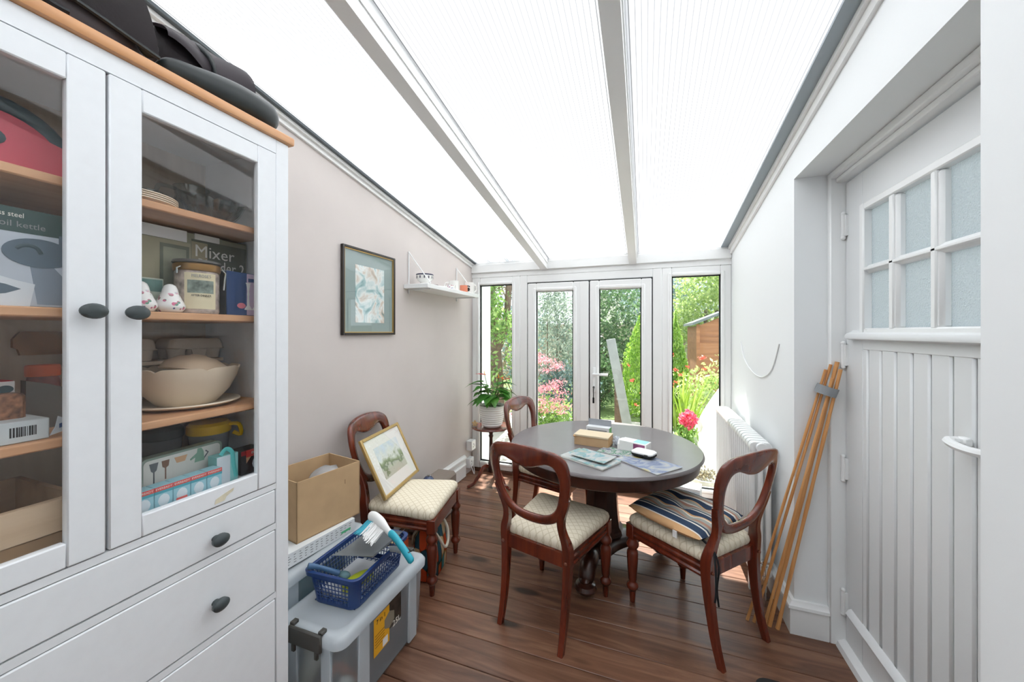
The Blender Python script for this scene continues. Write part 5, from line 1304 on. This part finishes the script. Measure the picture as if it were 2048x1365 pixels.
# left side light: trunk with fresh green leaves, brown hedge behind
t = thing('garden_tree', 'forked tree with fresh green leaves outside the left side light', 'tree', (-2.05, 5.0, GZ))
MB().tube(catmull([(-2.0, 5.0, GZ), (-2.02, 5.0, .6), (-2.05, 5.0, 1.1), (-2.12, 5.0, 1.7), (-2.05, 5.0, 2.6)], 5), [.1, .1, .098, .095, .09, .09, .088, .086, .085, .08, .08, .075, .07, .07, .065, .06, .06, .055, .05, .05, .04], 10).build('trunk', 'bark', t)
MB().tube(catmull([(-2.05, 5.0, 1.05), (-1.9, 5.02, 1.5), (-1.86, 5.05, 2.1), (-1.8, 5.1, 2.8)], 5), [.06]*6+[.05]*5+[.04]*5, 8).tube(catmull([(-2.05, 5.0, 1.2), (-2.3, 4.95, 1.5), (-2.45, 4.9, 2.0)], 5), [.045]*6+[.035]*5, 8).tube(catmull([(-2.07, 5.0, 2.3), (-1.8, 4.6, 2.55), (-1.45, 4.05, 2.62), (-1.2, 3.8, 2.68)], 5), [.03]*6+[.022]*6+[.012]*4, 7).build('branch', 'bark', t)  # last limb added to carry the leaf cluster that shades the roof
leaf_obj('foliage', [foliage(700, (-2.15, 4.75, 1.75), (.42, .3, .38), .075, 11), foliage(500, (-1.85, 4.7, 1.45), (.32, .25, .3), .075, 12), foliage(500, (-2.2, 4.8, .8), (.4, .3, .35), .08, 13), foliage(1200, (-2.1, 5.0, 3.1), (.9, .6, .5), .09, 14), foliage(1500, (-1.4, 3.95, 2.62), (.62, .38, .3), .09, 17, .2)], 'leaf_mid', t)  # last cluster is an added overhang, placed to shade the lower left roof corner
M['hedge_brown'] = LEAF('hedge_brown', '#5c5440', '#8a8064', '#c9bda0', 3, .4)
t = thing('brown_hedge', 'brownish twiggy hedge behind the forked tree', 'hedge', (-2.7, 6.0, GZ))
leaf_obj('foliage', [foliage(3000, (-2.65, 6.0, 1.0), (.6, .5, 1.25), .08, 15, .2), foliage(1600, (-2.6, 5.9, 2.3), (.55, .5, .6), .08, 16, .2)], 'hedge_brown', t)
MB().tube([(-2.7, 6.0, GZ), (-2.7, 6.0, 1.6)], [.08, .03], 8).tube([(-2.4, 6.05, GZ), (-2.45, 6.0, 1.8)], [.06, .03], 8).build('stem', 'bark', t)
# white pier just outside
struct('garden_wall_pier', MB().box(-2.1, -1.60, BY+.1, 3.75, -.06, 2.2), 'wall_white', label='white outside wall end seen through the left side light')
# left door
shrub('silver_shrub', 'tall silvery white-leaved shrub behind the left door leaf', 'shrub', -1.55, 6.4, [(3600, (-1.5, 6.4, 1.75), (.5, .5, .8), .055, 21, .35), (1500, (-1.25, 6.3, 1.1), (.5, .4, .5), .055, 22, .35), (900, (-1.5, 6.4, 2.6), (.48, .5, .4), .06, 25, .35)], 'leaf_silver', 5, 2.0)
shrub('green_shrub', 'bright green shrub at the left edge of the left door leaf', 'shrub', -1.72, 5.2, [(900, (-1.7, 5.2, 1.1), (.28, .25, .6), .07, 23, .4)], 'leaf_mid', 3, 1.0)
shrub('blue_conifer', 'blue-grey bush behind the silvery shrub', 'shrub', -2.9, 8.4, [(2600, (-2.9, 8.4, 1.2), (.85, .6, 1.5), .1, 24, .5)], 'leaf_blue', 3, 1.0)
t = thing('astilbe', 'pink feathery flowering plant low behind the left door leaf', 'flowering plant', (-1.15, 4.6, GZ))
leaf_obj('foliage', [foliage(1100, (-1.15, 4.65, .25), (.42, .3, .38), .06, 31, .3)], 'leaf_mid', t)
dat = []
rg = random.Random(4)
for q in range(46):
    dx, dz = rg.uniform(-.42, .3), rg.uniform(.3, 1.08)
    dat.append(foliage(70, (-1.2+dx*(1.2-dz*.6), 4.5+rg.uniform(-.15, .15), dz), (.13, .08, .06), .035, 40+q, .2, 4))
leaf_obj('flower', dat, 'pink_fl', t)
shrub('low_blue_shrub', 'low blue-green shrub at the foot of the silvery shrub', 'shrub', -1.3, 6.0, [(2600, (-1.3, 5.95, .42), (.62, .28, .5), .07, 26, .4)], 'leaf_blue', 3, .4)
shrub('low_dark_shrub', 'low dark shrub behind the leaning plank', 'shrub', -.85, 7.0, [(3000, (-.85, 7.0, .5), (.45, .35, .62), .07, 27, .4)], 'leaf_dark', 3, .4)
# right door
shrub('dark_shrub', 'dark green shrub at the back of the garden behind the right door leaf', 'shrub', -.7, 8.6, [(5200, (-.75, 8.9, 1.2), (1.12, .7, 1.6), .1, 51, .4), (900, (-.7, 8.3, 2.3), (.7, .5, .5), .08, 52, .4)], 'leaf_dark', 4, 1.5)
t = thing('wooden_plank', 'pale grey plank leaning upright behind the right door leaf', 'plank', (-.166, 4.9, GZ))
m = basis((-.166, 4.9, GZ), (.985, .17, .18), (-.181, .06, 1))
MB().box(-.058, .058, 0, 1.36, -.015, .015, .004, mtx=m).build('plank', P('grey_plank', '#8d9292', .7, var=(10, .1)), t)
MB().box(-.05, .05, -.06, 1.0, -.05, 0, 0, mtx=basis((-.33, 5.06, GZ), (1, 0, 0), (0, 0, 1))).build('prop_stake', 'bark', t)
def conifer(name, label, x, y, h, r, seed, mat='leaf_conifer'):
    t = thing(name, label, 'conifer', (x, y, GZ), 0, 'golden conifers')
    def shp(p):
        f = min(1, max(0, (p.z/(h*.5)+1)/2)); k = max(.02, (1-f**2.2))**.75
        return Vector((p.x*k, p.y*k, p.z))
    leaf_obj('foliage', [foliage(8000, (x, y, h*.5), (r, r, h*.5), .06, seed, .88, 2.6, 1.5, shp)], mat, t)
    MB().tube([(x, y, GZ), (x, y, h*.7)], [.06, .02], 8).build('trunk', 'bark', t)
conifer('golden_conifer', 'rounded golden green conifer behind the right door leaf', -.02, 6.6, 1.75, .36, 61)
conifer('golden_conifer', 'slimmer golden green conifer seen through the right side light', .53, 7.4, 1.6, .22, 62)
# right side light
t = thing('garden_shed', 'brown boarded garden shed with a grey felt roof', 'shed', (2.0, 9.0, GZ))
for q in range(14):
    z = GZ+q*.11
    MB().prism([(8.0, z), (8.0, z+.112), (8.018, z+.112), (8.026, z)], 'x', .96, 3.0).build('board', 'shed', t)
    MB().box(.94, .96, 8.0, 9.6, z, z+.109).build('board', 'shed', t)
for q in range(7):
    z = GZ+1.54+q*.11; x0 = .96+max(0, (z-1.49)/.41)
    MB().prism([(x0, z), (3.0, z), (3.0, z+.109), (min(2.99, x0+.109/.41), z+.109)], 'y', 8.0, 8.02).build('board', 'shed', t)
MB().prism([(.86, 1.50), (3.1, 2.42), (3.1, 2.47), (.86, 1.55)], 'y', 7.85, 9.7).build('roof', 'felt', t)
MB().box(.94, 1.0, 7.98, 8.0, GZ, 1.52).build('corner_post', 'shed', t)
shrub('light_tree', 'light green tree rising behind the shed', 'tree', 1.5, 10.5, [(4200, (1.75, 10.5, 2.6), (1.1, .7, 1.3), .12, 71, .5), (1500, (1.0, 10.2, 1.6), (.5, .4, .8), .1, 72, .5)], 'leaf_light', 3, 2.4, None, .07)
shrub('blue_tree', 'hazy blue-green tree behind the garden wall', 'tree', .6, 13.0, [(3000, (.5, 13.0, 2.2), (1.6, .8, 1.5), .16, 73, .5)], 'leaf_blue', 2, 2.0, None, .08)
struct('garden_wall', MB().box(-8, 12, 11.6, 11.8, -.1, 1.55).box(-8, 12, 11.56, 11.84, 1.55, 1.62), 'fence', label='pale fence across the end of the garden')
t = thing('distant_house', 'pale house with a grey roof beyond the garden', 'house', (2.0, 20.0, GZ))
MB().box(-3, 5.5, 18, 24, -.05, 3.1).build('wall', 'render', t)
MB().prism([(17.6, 3.1), (24.4, 3.1), (21, 5.2)], 'x', -3.3, 5.8).build('roof', 'felt', t)
shrub('crocosmia', 'broad pale green bush with orange-red flower sprays outside the right side light', 'flowering plant', .95, 5.6, [(2600, (1.0, 5.7, .55), (.62, .45, .42), .07, 81, .35)], 'leaf_light', 3, .5)
t = bpy.data.objects['crocosmia']
dat = []
for q in range(26): dat.append(foliage(16, (rg.uniform(.35, 1.5), 5.35+rg.uniform(-.2, .4), rg.uniform(.6, 1.12)), (.05, .04, .035), .035, 90+q, .2, 2))
leaf_obj('flower', dat, 'red_fl', t)
t = thing('spiky_plant', 'tall sword-leaved yellow-green plant outside the right side light', 'plant', (.32, 4.35, GZ))
for q in range(70):
    a = rg.uniform(0, 2*PI); L = rg.uniform(.55, 1.08); ln = rg.uniform(.12, .42); bx_, by_ = .34+rg.uniform(-.12, .12), 4.35+rg.uniform(-.1, .1)
    tip = Vector((bx_+ln*math.cos(a), by_+ln*math.sin(a)*.6, GZ+L)); mid = Vector((bx_+ln*.35*math.cos(a), by_+ln*.35*math.sin(a)*.6, GZ+L*.6)); sd = Vector((-math.sin(a), math.cos(a), 0))*.017
    b0 = Vector((bx_, by_, GZ)); me_ = MB()
    va = [me_.bm.verts.new(p) for p in (b0-sd, b0+sd, mid+sd, mid-sd, tip)]
    me_.bm.faces.new((va[0], va[1], va[2], va[3])); me_.bm.faces.new((va[3], va[2], va[4]))
    me_.build('leaf', 'leaf_spiky', t, fixn=False)
t = thing('red_sprays', 'arching red flower sprays in front of the golden conifer', 'flowering plant', (.12, 4.9, GZ))
leaf_obj('foliage', [foliage(300, (.12, 4.9, .45), (.22, .2, .35), .12, 95, .2, 9)], 'leaf_mid', t)
leaf_obj('flower', [foliage(14, (.0+rg.uniform(-.2, .25), 4.8+rg.uniform(-.1, .1), rg.uniform(.35, 1.12)), (.035, .03, .03), .03, 300+q, .2, 2) for q in range(12)], 'red_fl', t)
t = thing('hydrangea', 'deep pink round flower head low outside the right side light', 'flower', (.36, 4.0, GZ))
leaf_obj('flower', [foliage(500, (.40, 3.98, .52), (.085, .07, .085), .03, 96, .8, 1.3)], 'hyd_fl', t)
leaf_obj('foliage', [foliage(160, (.34, 4.02, .28), (.2, .12, .2), .09, 97, .3, 1.8)], 'leaf_mid', t)
MB().tube([(.36, 4.0, GZ), (.39, 3.985, .46)], .006, 6).build('stem', 'stem', t)
t = thing('tarpaulin', 'white plastic sheet draped over garden goods outside the right side light', 'sheet', (.75, 4.05, GZ))
def tp(u, v):
    a = u*2*PI; k = v
    r = .36*(1-.62*k**1.6)+.03*math.sin(7*a)*(1-k)+.012*math.sin(13*a)
    return (.78+r*math.cos(a)*1.05+.06*k, 4.1+r*math.sin(a), GZ+.86*k**.8+.02*math.sin(5*a)*k)
MB().sheet(tp, 48, 14).build('sheet', 'tarp', t, ang=80)
MB().sphere((.84, 4.1, .80), .142, 3, (1, 1, .3)).build('crown', 'tarp', t, ang=80)
tag(MB().lathe([(.05, 0), (.1, 0), (.13, .14), (.14, .16), (.125, .16), (.1, .12), (.02, .11)], (.50, 3.62, GZ), 24).build('stone_planter', P('stone', '#b9bab0', .9, var=(20, .15))), 'small grey stone planter on the patio by the white sheet', 'planter')
t = thing('dry_plant', 'dry low plant in the stone planter', 'plant', (.50, 3.62, GZ+.12)); leaf_obj('foliage', [foliage(260, (.5, 3.62, .12), (.12, .1, .06), .03, 98, .3)], 'hedge_brown', t)
